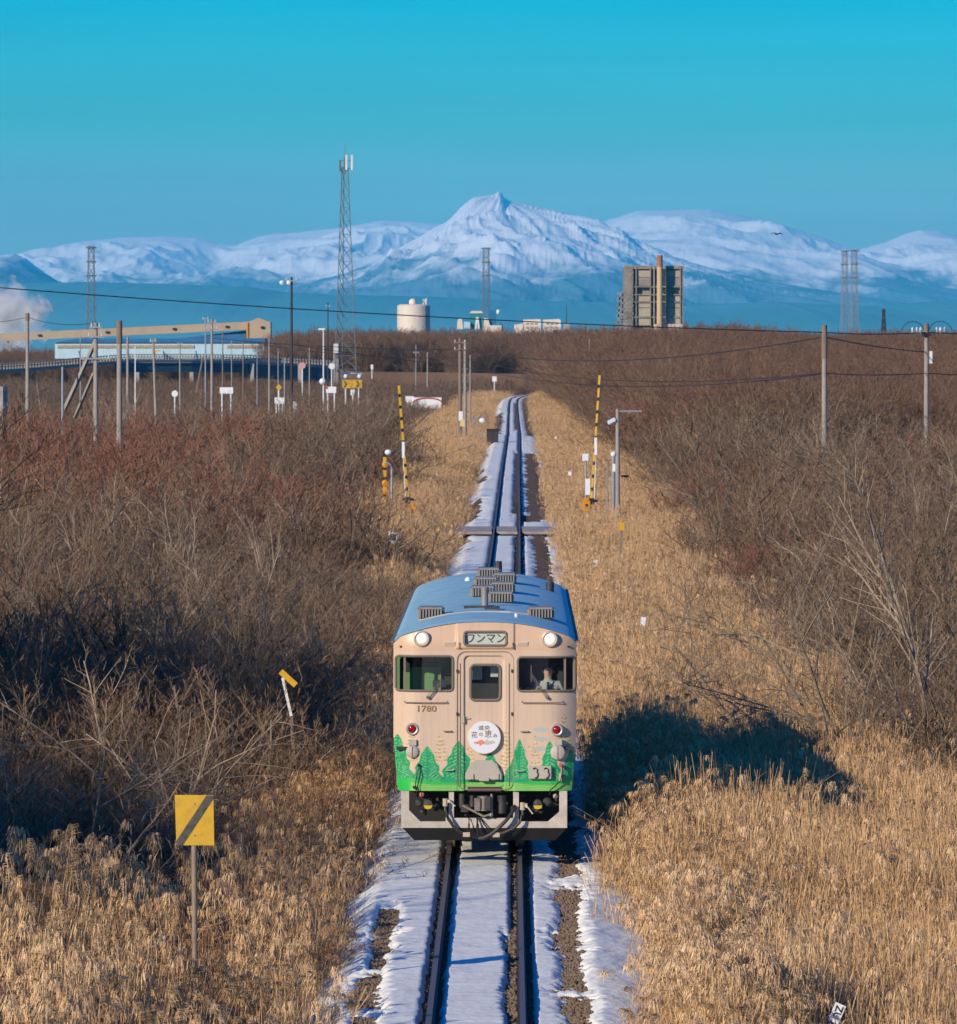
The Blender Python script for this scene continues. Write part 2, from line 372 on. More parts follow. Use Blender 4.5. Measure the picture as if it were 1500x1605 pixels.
ok = np.minimum(abs(s_ - .5675), abs(s_ + .5675)) > 0.07; s_, y_, z_ = s_[ok], y_[ok], z_[ok]; n = len(s_)
sz = rng.uniform(0.016, 0.036, n)
scatter('ballast_stones', c_st, np.stack([s_ + tx(y_), y_, z_], 1), rng.uniform(0, 6, (n, 3)), np.stack([sz * rng.uniform(.8, 1.4, n), sz, sz], 1), rng.integers(0, 5, n), 'brown ballast stones showing where the snow has melted beside the rails', 'ballast')

# ------------------------------------------------------------------ mountains
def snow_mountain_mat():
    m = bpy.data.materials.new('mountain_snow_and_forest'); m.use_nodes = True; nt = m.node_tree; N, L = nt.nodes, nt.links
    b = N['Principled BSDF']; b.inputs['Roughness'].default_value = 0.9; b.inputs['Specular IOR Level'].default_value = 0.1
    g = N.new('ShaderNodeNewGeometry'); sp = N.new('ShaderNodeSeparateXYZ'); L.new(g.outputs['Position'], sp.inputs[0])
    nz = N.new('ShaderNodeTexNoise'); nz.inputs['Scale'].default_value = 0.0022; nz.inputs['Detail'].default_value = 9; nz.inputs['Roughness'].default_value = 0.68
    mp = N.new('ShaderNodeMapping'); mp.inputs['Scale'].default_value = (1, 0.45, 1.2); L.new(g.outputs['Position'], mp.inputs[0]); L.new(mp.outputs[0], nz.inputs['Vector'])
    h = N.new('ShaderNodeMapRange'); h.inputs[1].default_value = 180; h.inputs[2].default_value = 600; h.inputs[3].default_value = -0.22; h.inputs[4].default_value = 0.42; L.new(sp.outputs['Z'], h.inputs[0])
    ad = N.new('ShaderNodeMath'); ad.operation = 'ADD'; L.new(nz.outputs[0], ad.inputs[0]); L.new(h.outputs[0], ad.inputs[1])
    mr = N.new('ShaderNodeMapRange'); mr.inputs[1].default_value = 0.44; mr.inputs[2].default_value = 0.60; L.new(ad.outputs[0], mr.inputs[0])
    mx = N.new('ShaderNodeMix'); mx.data_type = 'RGBA'; mx.inputs[6].default_value = (0.13, 0.23, 0.34, 1); mx.inputs[7].default_value = (0.88, 0.86, 0.90, 1)  # forest tone blued to hold the haze over the lower slopes
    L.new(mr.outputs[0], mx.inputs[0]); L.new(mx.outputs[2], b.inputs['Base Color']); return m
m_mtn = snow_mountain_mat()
m_foot = mat('foothill_forest', (0.09, 0.32, 0.385), 0.95, col2=(0.12, 0.37, 0.43), scale=0.0015, spec=0.05, coord='Object', stretch=(1, .3, 3))  # forest colour blued and lightened to carry the distance haze

def range_ob(name, prof, d0, px0, px1, near, far, seed, gully, summit=None, power=1.2, nx=1100, ny=190):
    """a ridge standing at distance d0 whose crest follows the heights in prof, with eroded slopes in front and behind"""
    P = np.array(prof, float)
    u = np.linspace(px0, px1, nx); t = np.concatenate([np.linspace(-1, 0, int(ny * .75), endpoint=False), np.linspace(0, 1, int(ny * .25))])
    U, T = np.meshgrid(u, t)
    du = u[1] - u[0]; cr0 = np.interp(u, P[:, 0], P[:, 1]); kk = np.hanning(int(110 / du) | 1); kk /= kk.sum(); cr1 = np.convolve(np.pad(cr0, len(kk) // 2, mode='edge'), kk, 'valid')
    bl = np.clip(np.abs(T) * 7, 0, 1); bl = bl * bl * (3 - 2 * bl)
    crest = (HZP - (cr0[None, :] * (1 - bl) + cr1[None, :] * bl)) / FOC * d0
    jag = 6.0 * (fbm(U / 9.0, U * 0, seed + 9, 4, .6) - .5)
    Xw = (U - CXP) / FOC * d0
    Yw = d0 + np.where(T < 0, T * near, T * far)
    if summit is None:
        fall = np.clip(1 - np.abs(T), 0, 1) ** power
        warp = 900 * (fbm(Xw / 2500, Yw / 2500, seed + 3, 3) - .5)
        g = .5 * ridged((Xw + warp) / 1500.0, Yw / 5200.0, seed, 6) + .5 * ridged((Xw + .35 * Yw + warp) / 620.0, (Yw - .2 * Xw) / 1900.0, seed + 31, 6)
    else:
        sx = (summit - CXP) / FOC * d0; rr = np.hypot(Xw - sx, (Yw - d0) * .8) + 1; an = np.arctan2((Yw - d0) * .8, Xw - sx)
        fall = np.clip(1 - np.abs(T), 0, 1) ** power
        g = ridged(an * 4.2 + 7 + .5 * fbm(Xw / 900, Yw / 900, seed + 5, 3), rr / 3600.0, seed, 6)
        an2 = an + .35 * (fbm(Xw / 1400 + 3, Yw / 1400, seed + 8, 4) - .5); g = .5 * ridged(an2 * 5.3 + 2.37, rr / 2600.0 + 3, seed, 6) + .5 * ridged((Xw + .5 * Yw) / 800, (Yw - .3 * Xw) / 1600, seed + 17, 6)
    amp = gully * np.clip(np.abs(T) * 5, 0.0, 1) * np.clip(crest / 400, .25, 1.2)
    Z = (crest + jag * (np.abs(T) < .02)) * fall + (g - .62) * amp * np.clip(fall * 3, 0, 1) - 4
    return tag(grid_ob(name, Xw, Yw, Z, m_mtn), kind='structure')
back = [(-200, 396), (-60, 398), (0, 404), (40, 392), (70, 386), (130, 375), (190, 369), (260, 367), (310, 370), (345, 379), (370, 381), (395, 371), (420, 364), (470, 360), (530, 354), (570, 347), (600, 342), (640, 344), (690, 347), (760, 360), (860, 360), (935, 347), (965, 338), (1000, 327), (1060, 325), (1110, 325), (1160, 334), (1190, 341), (1230, 350), (1250, 357), (1290, 369), (1320, 381), (1345, 388), (1390, 376), (1415, 365), (1440, 357), (1470, 358), (1500, 367), (1560, 372), (1800, 390)]
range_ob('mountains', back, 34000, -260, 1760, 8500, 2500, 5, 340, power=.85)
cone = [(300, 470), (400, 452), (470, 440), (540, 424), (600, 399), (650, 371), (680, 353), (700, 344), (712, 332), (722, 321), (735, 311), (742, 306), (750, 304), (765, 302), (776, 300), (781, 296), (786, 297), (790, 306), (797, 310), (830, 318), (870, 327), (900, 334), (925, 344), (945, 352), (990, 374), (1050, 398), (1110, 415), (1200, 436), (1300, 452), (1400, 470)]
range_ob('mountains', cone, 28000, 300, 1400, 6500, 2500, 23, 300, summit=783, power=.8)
left_pk = [(-260, 420), (-120, 400), (-40, 392), (0, 396), (22, 393), (40, 400), (60, 416), (90, 436), (140, 450), (200, 470)]
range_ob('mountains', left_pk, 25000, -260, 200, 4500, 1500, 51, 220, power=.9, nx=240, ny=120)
foot = [(-400, 438), (0, 438), (140, 435), (250, 438), (400, 443), (450, 452), (520, 455), (680, 458), (800, 465), (950, 466), (1050, 474), (1200, 466), (1350, 473), (1500, 462), (1900, 466)]
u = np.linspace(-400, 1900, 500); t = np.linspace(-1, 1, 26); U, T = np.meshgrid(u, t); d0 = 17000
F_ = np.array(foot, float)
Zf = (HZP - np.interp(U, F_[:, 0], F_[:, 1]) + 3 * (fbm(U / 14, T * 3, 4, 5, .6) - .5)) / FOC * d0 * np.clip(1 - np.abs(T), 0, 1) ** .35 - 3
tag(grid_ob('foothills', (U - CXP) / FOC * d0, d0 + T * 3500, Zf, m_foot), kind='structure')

# ------------------------------------------------------------------ the hazy air
hz = MB().box((0, 19500, 428), (28800, 42000, 867)).build('haze', [], None)
hz.data.materials.clear()
mh = bpy.data.materials.new('hazy_air'); mh.use_nodes = True; N, L = mh.node_tree.nodes, mh.node_tree.links; N.clear()
o_ = N.new('ShaderNodeOutputMaterial'); v_ = N.new('ShaderNodeVolumePrincipled'); L.new(v_.outputs[0], o_.inputs['Volume'])
v_.inputs['Color'].default_value = (0.07, 0.72, 1.0, 1); v_.inputs['Density'].default_value = 3.2e-5; v_.inputs['Density Attribute'].default_value = ''
hz.data.materials.append(mh); tag(hz, kind='stuff')
# ------------------------------------------------------------------ vegetation
def veg_mat(name, cols, vscale=0.02, tcol=None, rough=0.85, zone=None):
    """colour differs from plant to plant and, slowly, over the land"""
    m = bpy.data.materials.new(name); m.use_nodes = True; nt = m.node_tree; N, L = nt.nodes, nt.links
    b = N['Principled BSDF']; b.inputs['Roughness'].default_value = rough; b.inputs['Specular IOR Level'].default_value = 0.12
    oi = N.new('ShaderNodeObjectInfo'); rp = N.new('ShaderNodeValToRGB'); e = rp.color_ramp.elements
    while len(e) < len(cols): e.new(.5)
    for k, (q, c) in enumerate(zip(e, cols)): q.position = k / (len(cols) - 1); q.color = (*c, 1)
    g = N.new('ShaderNodeNewGeometry'); nz = N.new('ShaderNodeTexNoise'); nz.inputs['Scale'].default_value = vscale; nz.inputs['Detail'].default_value = 3
    L.new(g.outputs['Position'], nz.inputs['Vector'])
    m1 = N.new('ShaderNodeMapRange'); m1.inputs[1].default_value = .36; m1.inputs[2].default_value = .64; L.new(nz.outputs[0], m1.inputs[0])
    mm = N.new('ShaderNodeMix'); mm.inputs[0].default_value = .45; L.new(m1.outputs[0], mm.inputs[2]); L.new(oi.outputs['Random'], mm.inputs[3])
    L.new(mm.outputs[0], rp.inputs[0])
    n2 = N.new('ShaderNodeTexNoise'); n2.inputs['Scale'].default_value = 9; L.new(g.outputs['Position'], n2.inputs['Vector'])
    m2 = N.new('ShaderNodeMapRange'); m2.inputs[3].default_value = .62; m2.inputs[4].default_value = 1.38; m2.inputs[1].default_value = .3; m2.inputs[2].default_value = .7; L.new(n2.outputs[0], m2.inputs[0])
    vm = N.new('ShaderNodeVectorMath'); vm.operation = 'SCALE'; L.new(rp.outputs[0], vm.inputs[0]); L.new(m2.outputs[0], vm.inputs['Scale'])
    L.new(vm.outputs[0], b.inputs['Base Color']); return m
M['reed'] = veg_mat('dry_reed', [(0.49, 0.295, 0.138), (0.645, 0.415, 0.205), (0.55, 0.34, 0.165), (0.73, 0.495, 0.27)], .12)
M['plume'] = veg_mat('reed_plume', [(0.56, 0.355, 0.18), (0.70, 0.475, 0.26), (0.60, 0.385, 0.205)], .3)
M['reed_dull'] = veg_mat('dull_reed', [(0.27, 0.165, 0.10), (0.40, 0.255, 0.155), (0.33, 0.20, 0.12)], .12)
M['twig'] = veg_mat('willow_twigs', [(0.15, 0.10, 0.068), (0.225, 0.155, 0.098), (0.185, 0.13, 0.082), (0.24, 0.145, 0.09), (0.205, 0.148, 0.10)], .03)
M['twig_red'] = veg_mat('red_twigs', [(0.29, 0.125, 0.072), (0.23, 0.105, 0.07), (0.32, 0.16, 0.09)], .03)
M['twig_wood'] = veg_mat('woodland_twigs', [(0.20, 0.105, 0.066), (0.155, 0.09, 0.064), (0.23, 0.125, 0.075), (0.18, 0.11, 0.078)], .012)
M['bark'] = mat('pale_bark', (0.30, 0.24, 0.17), 0.9, var=.4, scale=6, spec=.1)
M['bark_pale'] = mat('bleached_bark', (0.44, 0.34, 0.24), 0.9, var=.35, scale=5, spec=.1)
M['needles'] = mat('dark_needles', (0.022, 0.032, 0.020), .9, var=.4, scale=6, spec=.1)

class TW:
    """fast collector for twigs: ribbons and thin tubes, all in one mesh with two materials"""
    def __init__(s): s.v = []; s.f = []; s.m = []
    def ribbon(s, pts, w0, w1, side, mi=0):
        n = len(pts); o = len(s.v)
        for k, p in enumerate(pts):
            w = (w0 + (w1 - w0) * k / (n - 1)) * .5
            s.v.append((p[0] - side[0] * w, p[1] - side[1] * w, p[2] - side[2] * w)); s.v.append((p[0] + side[0] * w, p[1] + side[1] * w, p[2] + side[2] * w))
        for k in range(n - 1): s.f.append((o + 2 * k, o + 2 * k + 1, o + 2 * k + 3, o + 2 * k + 2)); s.m.append(mi)
    def tube(s, pts, r0, r1, n=4, mi=1):
        o = len(s.v); L_ = len(pts)
        for i, p in enumerate(pts):
            a, b = pts[max(i - 1, 0)], pts[min(i + 1, L_ - 1)]
            d = Vector((b[0] - a[0], b[1] - a[1], b[2] - a[2])).normalized(); u = Vector((0, 0, 1)) if abs(d.z) < .9 else Vector((1, 0, 0))
            q = d.cross(u).normalized(); u = q.cross(d); r = r0 + (r1 - r0) * i / (L_ - 1)
            for k in range(n):
                t = 2 * math.pi * k / n; s.v.append(tuple(Vector(p) + (q * math.cos(t) + u * math.sin(t)) * r))
        for i in range(L_ - 1):
            for k in range(n): s.f.append((o + i * n + k, o + i * n + (k + 1) % n, o + (i + 1) * n + (k + 1) % n, o + (i + 1) * n + k)); s.m.append(mi)
    def mesh(s, name, mats):
        me = bpy.data.meshes.new(name); me.from_pydata(s.v, [], s.f)
        for m in mats: me.materials.append(m)
        if len(mats) > 1: me.polygons.foreach_set('material_index', s.m)
        return me
def rside(r):
    a = r.uniform(0, 6.283); return (math.cos(a), math.sin(a), 0)

def reed_clump(seed, n=36, rad=.5, h0=1.7, h1=2.6, plume=.8, mats=None):
    r = random.Random(seed); t = TW()
    for _ in range(n):
        a, q = r.uniform(0, 6.283), rad * math.sqrt(r.random()); x, y = q * math.cos(a), q * math.sin(a)
        h = r.uniform(h0, h1) * (1 if r.random() < .8 else r.uniform(.5, .8)); lx, ly = r.gauss(.02, .07), r.gauss(0, .07)
        if r.random() < .06: lx *= 4; ly *= 4
        pts = [(x + lx * h * k * k, y + ly * h * k * k, h * k) for k in (0, .4, .75, 1)]
        t.ribbon(pts, .010, .005, rside(r), 0)
        for j in range(r.randint(0, 3)):
            k = r.uniform(.2, .9); bx, by, bz = x + lx * h * k * k, y + ly * h * k * k, h * k
            b = r.uniform(0, 6.283); l = r.uniform(.15, .38); dr = r.uniform(.1, 1.3)
            c, s_ = math.cos(b), math.sin(b)
            t.ribbon([(bx, by, bz), (bx + c * l * .45, by + s_ * l * .45, bz + l * dr), (bx + c * l, by + s_ * l, bz + l * (dr * 1.3 - .4))], .012, .004, (-s_, c, 0), 0)
        if r.random() < plume:
            px_, py_, pz = pts[-1]; wd = r.gauss(.5, .5); c, s_ = math.cos(wd), math.sin(wd); L_ = r.uniform(.16, .30)
            for j in range(30):
                k = r.random(); bx, by, bz = px_ + c * L_ * .35 * k * k, py_ + s_ * L_ * .35 * k * k, pz - .05 + L_ * k * .8
                if k > .6: bz = pz - .05 + L_ * (.48 - (k - .6) * .5)
                b = wd + r.gauss(0, .9); l = r.uniform(.06, .14) * (1.25 - .5 * k)
                t.ribbon([(bx, by, bz), (bx + math.cos(b) * l * .6, by + math.sin(b) * l * .6, bz + l * .1), (bx + math.cos(b) * l, by + math.sin(b) * l, bz - l * .85)], .013, .005, (-math.sin(b), math.cos(b), .2), 1)
    return t.mesh('reed_clump_shape', mats or [M['reed'], M['plume']])

def grow(t, r, p, d, L_, rad, lvl, maxl, P, limb=1):
    """one branch and its children; the last levels are ribbons"""
    n = 5 if lvl == 0 else (4 if lvl < maxl - 1 else 3)
    pts = [tuple(p)]; dirs = []; q = Vector(p); dd = Vector(d).normalized()
    for k in range(n):
        dd = (dd + Vector((r.gauss(0, P['wob']), r.gauss(0, P['wob']), r.gauss(0, P['wob'] * .6) + P['up']))).normalized()
        q = q + dd * (L_ / n); pts.append(tuple(q)); dirs.append(dd.copy())
    if lvl <= limb and lvl < maxl: t.tube(pts, rad, rad * (.5 if lvl else .42), 5 if lvl == 0 else 3, P['mi'])
    elif lvl < maxl - 0: t.ribbon(pts, rad * 2, rad * 1.0, rside(r), 0); 
    else: t.ribbon(pts, rad * 2, rad * 1.1, rside(r), 0)
    if lvl >= maxl: return
    nc = P['kids'][lvl]; 
    for j in range(nc):
        k = P['start'] if lvl == 0 else .15
        f = k + (1 - k) * (j + r.random()) / nc; i = min(n - 1, int(f * n)); fr = f * n - i
        a, b = Vector(pts[i]), Vector(pts[i + 1]); base = a.lerp(b, fr); dr = dirs[i]
        ax = dr.cross(Vector((r.gauss(0, 1), r.gauss(0, 1), r.gauss(0, 1)))).normalized()
        ang = r.uniform(*P['ang']); nd = dr * math.cos(ang) + ax * math.sin(ang)
        fl = P['ratio'][lvl] * r.uniform(.65, 1.2) * (1.1 - .45 * f)
        grow(t, r, base, nd, L_ * fl, max(rad * P['rr'], P['rmin']), lvl + 1, maxl, P, limb)
def shrub(seed, h=3.2, stems=9, spread=.45, kids=(6, 5, 3), rmin=.0045, mats=None, limb=0, rad=.022):
    r = random.Random(seed); t = TW(); P = dict(wob=.10, up=.06, kids=kids, start=.15, ang=(.35, .95), ratio=(.45, .48, .5), rr=.5, rmin=rmin, mi=1)
    for _ in range(stems):
        a = r.uniform(0, 6.283); q = r.uniform(0, .35); s_ = r.uniform(.1, spread)
        grow(t, r, Vector((q * math.cos(a), q * math.sin(a), 0)), Vector((math.cos(a) * s_, math.sin(a) * s_, 1)), h * r.uniform(.65, 1.05), rad, 0, len(kids), P, limb)
    return t.mesh('shrub_shape', mats or [M['twig'], M['bark']])
def tree_parts(seed, h=8, lean=(0, 0), kids=(11, 7, 5, 4), rad=.11, rmin=.006, start=.22, ang=(.35, .85), up=.04, ratio=(.52, .5, .5, .5), wob=.09, trunks=1, spread=.2):
    r = random.Random(seed); t = TW(); P = dict(wob=wob, up=up, kids=kids, start=start, ang=ang, ratio=ratio, rr=.42, rmin=rmin, mi=1)
    for k in range(trunks):
        a = r.uniform(0, 6.28); sp = spread if trunks > 1 else 0
        grow(t, r, Vector((.08 * k, 0, 0)), Vector((lean[0] + math.cos(a) * sp, lean[1] + math.sin(a) * sp, 1)), h * (r.uniform(.8, 1) if k else 1), rad, 0, len(kids), P, 2)
    return t
def tree_thing(name, seed, loc, label, cat='tree', twig=None, bark=None, group=None, **kw):
    H_ = kw['h']; t = tree_parts(seed, **kw); k_ = H_ / np.percentile([v[2] for v in t.v], 99.5); t.v = [(a * k_, b * k_, c * k_) for a, b, c in t.v]
    e = empty(name, loc, 0, label, cat, group)
    for part, mi, m in (('trunk', 1, bark or M['bark']), ('crown', 0, twig or M['twig'])):
        fs = [f for f, q in zip(t.f, t.m) if q == mi]; used = sorted({i for f in fs for i in f}); mp = {v: k for k, v in enumerate(used)}
        me = bpy.data.meshes.new(part); me.from_pydata([t.v[i] for i in used], [], [tuple(mp[i] for i in f) for f in fs]); me.materials.append(m)
        link(bpy.data.objects.new(part, me), e)
    return e
def nonempty(name, seed, me_shrub, loc, rz, sc, label, cat, group):
    pass

TWB = [M['twig'], M['bark']]
c_reed = src_collection('reed_shape', [reed_clump(k, n=85, plume=.04, h0=1.5, h1=2.7) for k in range(6)] + [reed_clump(10 + k, n=46, plume=.6) for k in range(3)])
c_reedd = src_collection('dull_reed_shape', [reed_clump(20 + k, n=48, h0=1.3, h1=2.3, plume=.22, mats=[M['reed_dull'], M['reed']]) for k in range(5)])
c_short = src_collection('grass_shape', [reed_clump(40 + k, n=44, rad=.55, h0=.5, h1=1.2, plume=.12) for k in range(4)])
def norm_h(me, H):
    co = np.empty(len(me.vertices) * 3, np.float32); me.vertices.foreach_get('co', co); z = co[2::3]; k = H / np.percentile(z, 99.3)
    co *= k; me.vertices.foreach_set('co', co); me.update(); return me
SHR = [norm_h(shrub(60 + k, h=2.3, stems=9, spread=1.15, kids=(8, 7, 5)), 3.2) for k in range(5)] + [norm_h(shrub(70 + k, h=2.3, stems=10, spread=.6, kids=(7, 6, 4), mats=[M['twig_red'], M['twig']]), 3.2) for k in range(2)]
c_shr = src_collection('shrub_shape', SHR)
def wood_tree(seed, h, m=None):
    t = tree_parts(seed, h=h, kids=(12, 7, 5, 4), rad=.07, rmin=.011, start=.12, trunks=3, spread=.28, ang=(.3, .75))
    return norm_h(t.mesh('woodland_tree_shape', m or [M['twig_wood'], M['twig']]), h)
c_wood = src_collection('woodland_shape', [wood_tree(90 + k, 8.0) for k in range(5)])

def half(d): return .0815 * d + 2.5
class Z_:
    def __init__(s): s.p = []; s.r = []; s.s = []; s.i = []
    def put(s, x, y, z, sc, sz, idx, tilt=.06):
        n = len(x); s.p.append(np.stack([x, y, z], 1)); s.r.append(np.stack([rng.normal(0, tilt, n), rng.normal(0, tilt, n), rng.uniform(0, 6.283, n)], 1))
        s.s.append(np.stack([sc, sc, sz], 1)); s.i.append(idx)
    def out(s, name, col, label, cat):
        return scatter(name, col, np.concatenate(s.p), np.concatenate(s.r), np.concatenate(s.s), np.concatenate(s.i), label, cat)
def sample(d0, d1, dens, xmin=None, xmax=None):
    """random spots (x, y) inside the view wedge between two distances"""
    area = (half(d0) + half(d1)) * (d1 - d0); n = int(area * dens)
    y = d0 + (d1 - d0) * rng.random(n * 2); x = rng.uniform(-1, 1, n * 2) * half(d1); k = np.abs(x) < half(y)
    return x[k], y[k]
def keepout(x, y):
    """places the reeds and shrubs leave free: the crossing, the path beside it"""
    s = x - tx(y)
    return ((np.abs(x - y * .0598) < .72) & (y < 66.6)) | ((np.abs(y - 269) < 5) & (np.abs(s) < 4.2)) | ((np.abs(y - 560) < 6) & (np.abs(s + 1) < 3.5))

# widths of the reed belts on the two sides, by distance
def belt_r(y): return np.interp(y, [50, 100, 115, 140, 230, 370, 560, 800, 1100], [9.5, 9.5, 7.7, 7.4, 8.0, 9.8, 10, 9, 9])
def belt_l(y): return np.interp(y, [50, 78, 88, 92, 110, 190, 230, 370, 560, 800, 1100], [9, 9, 4.6, 3.6, 3.0, 3.2, 5.5, 8.5, 10, 8, 8])

reeds, dull, short = Z_(), Z_(), Z_()
for d0, d1, dens in ((52, 130, 3.6), (130, 260, 2.2), (260, 480, 1.1), (480, 1050, .35)):
    x, y = sample(d0, d1, dens); s = x - tx(y); a = np.abs(s)
    nz = fbm(x / 2.2, y / 5.0, 61, 3) ; edge = 2.15 + .9 * (fbm(y * .16, s * 0 + (s > 0) * 9, 62, 3) - .35) + np.clip((y - 130) / 100, 0, 1) * .45
    edge = np.where(s < 0, edge + .15, edge + .5 * (y < 96))
    ok = (a > edge) & ~keepout(x, y); w = np.where(s > 0, belt_r(y), belt_l(y)) + 3.0 * (nz - .5)
    inb = ok & (a < w) & ~((s < 0) & (y < 95) & ((rng.random(len(x)) < .25) | (fbm(x / 1.3, y / 3.5, 69, 3) > .56)))
    z = np.where(a < 4.2, bank_z(s), ground_z(x, y)) - .03
    lush = np.clip((a - edge) / 1.1, 0.25, 1)
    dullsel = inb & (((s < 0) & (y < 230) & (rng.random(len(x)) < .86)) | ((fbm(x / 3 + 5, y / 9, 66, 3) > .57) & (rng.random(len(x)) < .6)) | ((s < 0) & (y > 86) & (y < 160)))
    br = inb & ~dullsel
    grow_ = np.clip(1 + (y - 250) / 900, 1, 1.6)
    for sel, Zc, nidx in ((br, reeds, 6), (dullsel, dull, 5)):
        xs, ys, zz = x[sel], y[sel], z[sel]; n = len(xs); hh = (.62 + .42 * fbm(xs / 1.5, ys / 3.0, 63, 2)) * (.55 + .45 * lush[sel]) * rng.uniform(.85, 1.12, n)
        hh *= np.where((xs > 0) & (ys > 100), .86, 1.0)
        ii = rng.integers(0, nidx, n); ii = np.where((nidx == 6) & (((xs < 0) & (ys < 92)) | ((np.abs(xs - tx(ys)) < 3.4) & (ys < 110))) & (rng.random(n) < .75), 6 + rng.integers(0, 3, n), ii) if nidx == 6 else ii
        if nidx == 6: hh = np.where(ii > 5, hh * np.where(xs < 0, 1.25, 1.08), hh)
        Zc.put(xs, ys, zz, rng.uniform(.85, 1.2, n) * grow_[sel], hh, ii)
for d0, d1, dens in ((52, 135, 2.4), (135, 300, 1.0), (300, 700, .35)):
    x, y = sample(d0, d1, dens); s = x - tx(y); a = np.abs(s); ok = (a > 2.0 + .5 * vnoise(y * .4, s * 0, 64)) & (a < 9) & ~keepout(x, y) & ((s > 0) | (y > 200) | (a < 3.0))
    xs, ys = x[ok], y[ok]; n = len(xs); ss = xs - tx(ys); z = np.where(abs(ss) < 4.2, bank_z(ss), ground_z(xs, ys)) - .03
    short.put(xs, ys, z, rng.uniform(.8, 1.2, n), rng.uniform(.5, 1.1, n), rng.integers(0, 4, n), .1)
reeds.out('reed_bed', c_reed, 'tall tan reeds with drooping plumes standing thick along the railway bank', 'reeds')
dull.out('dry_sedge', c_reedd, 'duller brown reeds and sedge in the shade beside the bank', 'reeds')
short.out('dry_grass', c_short, 'short straw coloured grass growing at the foot of the reeds', 'grass')

# thicket of bare shrubs: the mass behind, and the nearest ones as things of their own
thick = Z_(); near = []
for d0, d1, dens in ((80, 135, .52), (135, 240, .42), (240, 420, .2), (420, 700, .085), (700, 1150, .05)):
    x, y = sample(d0, d1, dens); s = x - tx(y); a = np.abs(s)
    w = np.where(s > 0, belt_r(y), belt_l(y)); nz = fbm(x / 5, y / 12, 71, 3)
    ok = (a > w - .9 + 2.2 * (nz - .5)) & ~keepout(x, y)
    # left foreground: shrubs begin at 88 m, right at 108 m
    ok &= (fbm(x / 2.6 + 30, y / 6.0, 75, 3) > .41) | (y > 420)
    ok &= ~((s < 0) & (y < 87)) & ~((s > 0) & (y < 108 - np.clip(a - 7.5, 0, 2) * 4))
    xs, ys = x[ok], y[ok]; n = len(xs); ss = xs - tx(ys)
    big = fbm(xs / 7 + 3, ys / 16, 72, 3)
    H = np.interp(ys, [80, 120, 200, 320, 450, 700, 1150], [2.9, 3.1, 3.3, 4.6, 4.6, 4.4, 5.0]) * (.50 + .8 * big) * np.where(rng.random(n) < .2, rng.uniform(1.1, 1.35, n), rng.uniform(.55, 1.0, n))
    H = np.where((ss > 0), H * np.interp(ys, [80, 120, 300, 450, 700, 1150], [.9, .95, 1.0, 1.25, 1.45, 1.5]), H)
    H = np.where((ss < 0) & (ys > 430), H * .62, H)
    H *= np.clip(.38 + (np.abs(ss) - w[ok] + 1.2) / 5.5, .38, 1)
    sc = H / 3.2; z = ground_z(xs, ys) - .05
    redz = (fbm(xs / 10 + 8, ys / 26, 73, 3) > .66) | ((ss > 0) & (ys > 420) & (rng.random(n) < .6)) | ((ss < -15) & (ys > 230) & (ys < 420))
    idx = np.where(redz & (rng.random(n) < .75), 5 + rng.integers(0, 2, n), rng.integers(0, 5, n))
    wide = np.clip(sc, .75, 1.6) * rng.uniform(1.1, 1.6, n) * np.interp(ys, [80, 400, 1100], [1, 1.15, 1.5])
    nearm = ys < 0
    for q in np.nonzero(nearm)[0]: near.append((xs[q], ys[q], z[q], wide[q], sc[q], idx[q]))
    m = ~nearm; thick.put(xs[m], ys[m], z[m], wide[m], sc[m], idx[m])
thick.out('thicket', c_shr, 'grey brown and reddish bare thicket covering the marsh on both sides', 'thicket')
c_pale = src_collection('sapling_shape', [norm_h(tree_parts(110 + k, h=4, kids=(9, 7, 5, 3), rad=.035, rmin=.005, start=.2, trunks=2, spread=.4, ang=(.3, .8), wob=.1).mesh('sapling_shape', [M['twig'], M['bark_pale']]), 4.0) for k in range(4)])
sap = Z_()
for d0, d1, dens in ((92, 240, .015), (240, 520, .009)):
    x, y = sample(d0, d1, dens); s = x - tx(y); a = np.abs(s); ok = (a > np.where(s > 0, belt_r(y), belt_l(y)) + 1.5); xs, ys = x[ok], y[ok]; n = len(xs); sz = rng.uniform(.8, 1.25, n) * np.interp(ys, [90, 520], [.95, 1.45])
    sap.put(xs, ys, ground_z(xs, ys) - .05, sz * rng.uniform(.9, 1.3, n), sz, rng.integers(0, 4, n), .12)
sap.out('saplings', c_pale, 'pale stemmed bare saplings growing up through the thicket', 'thicket')
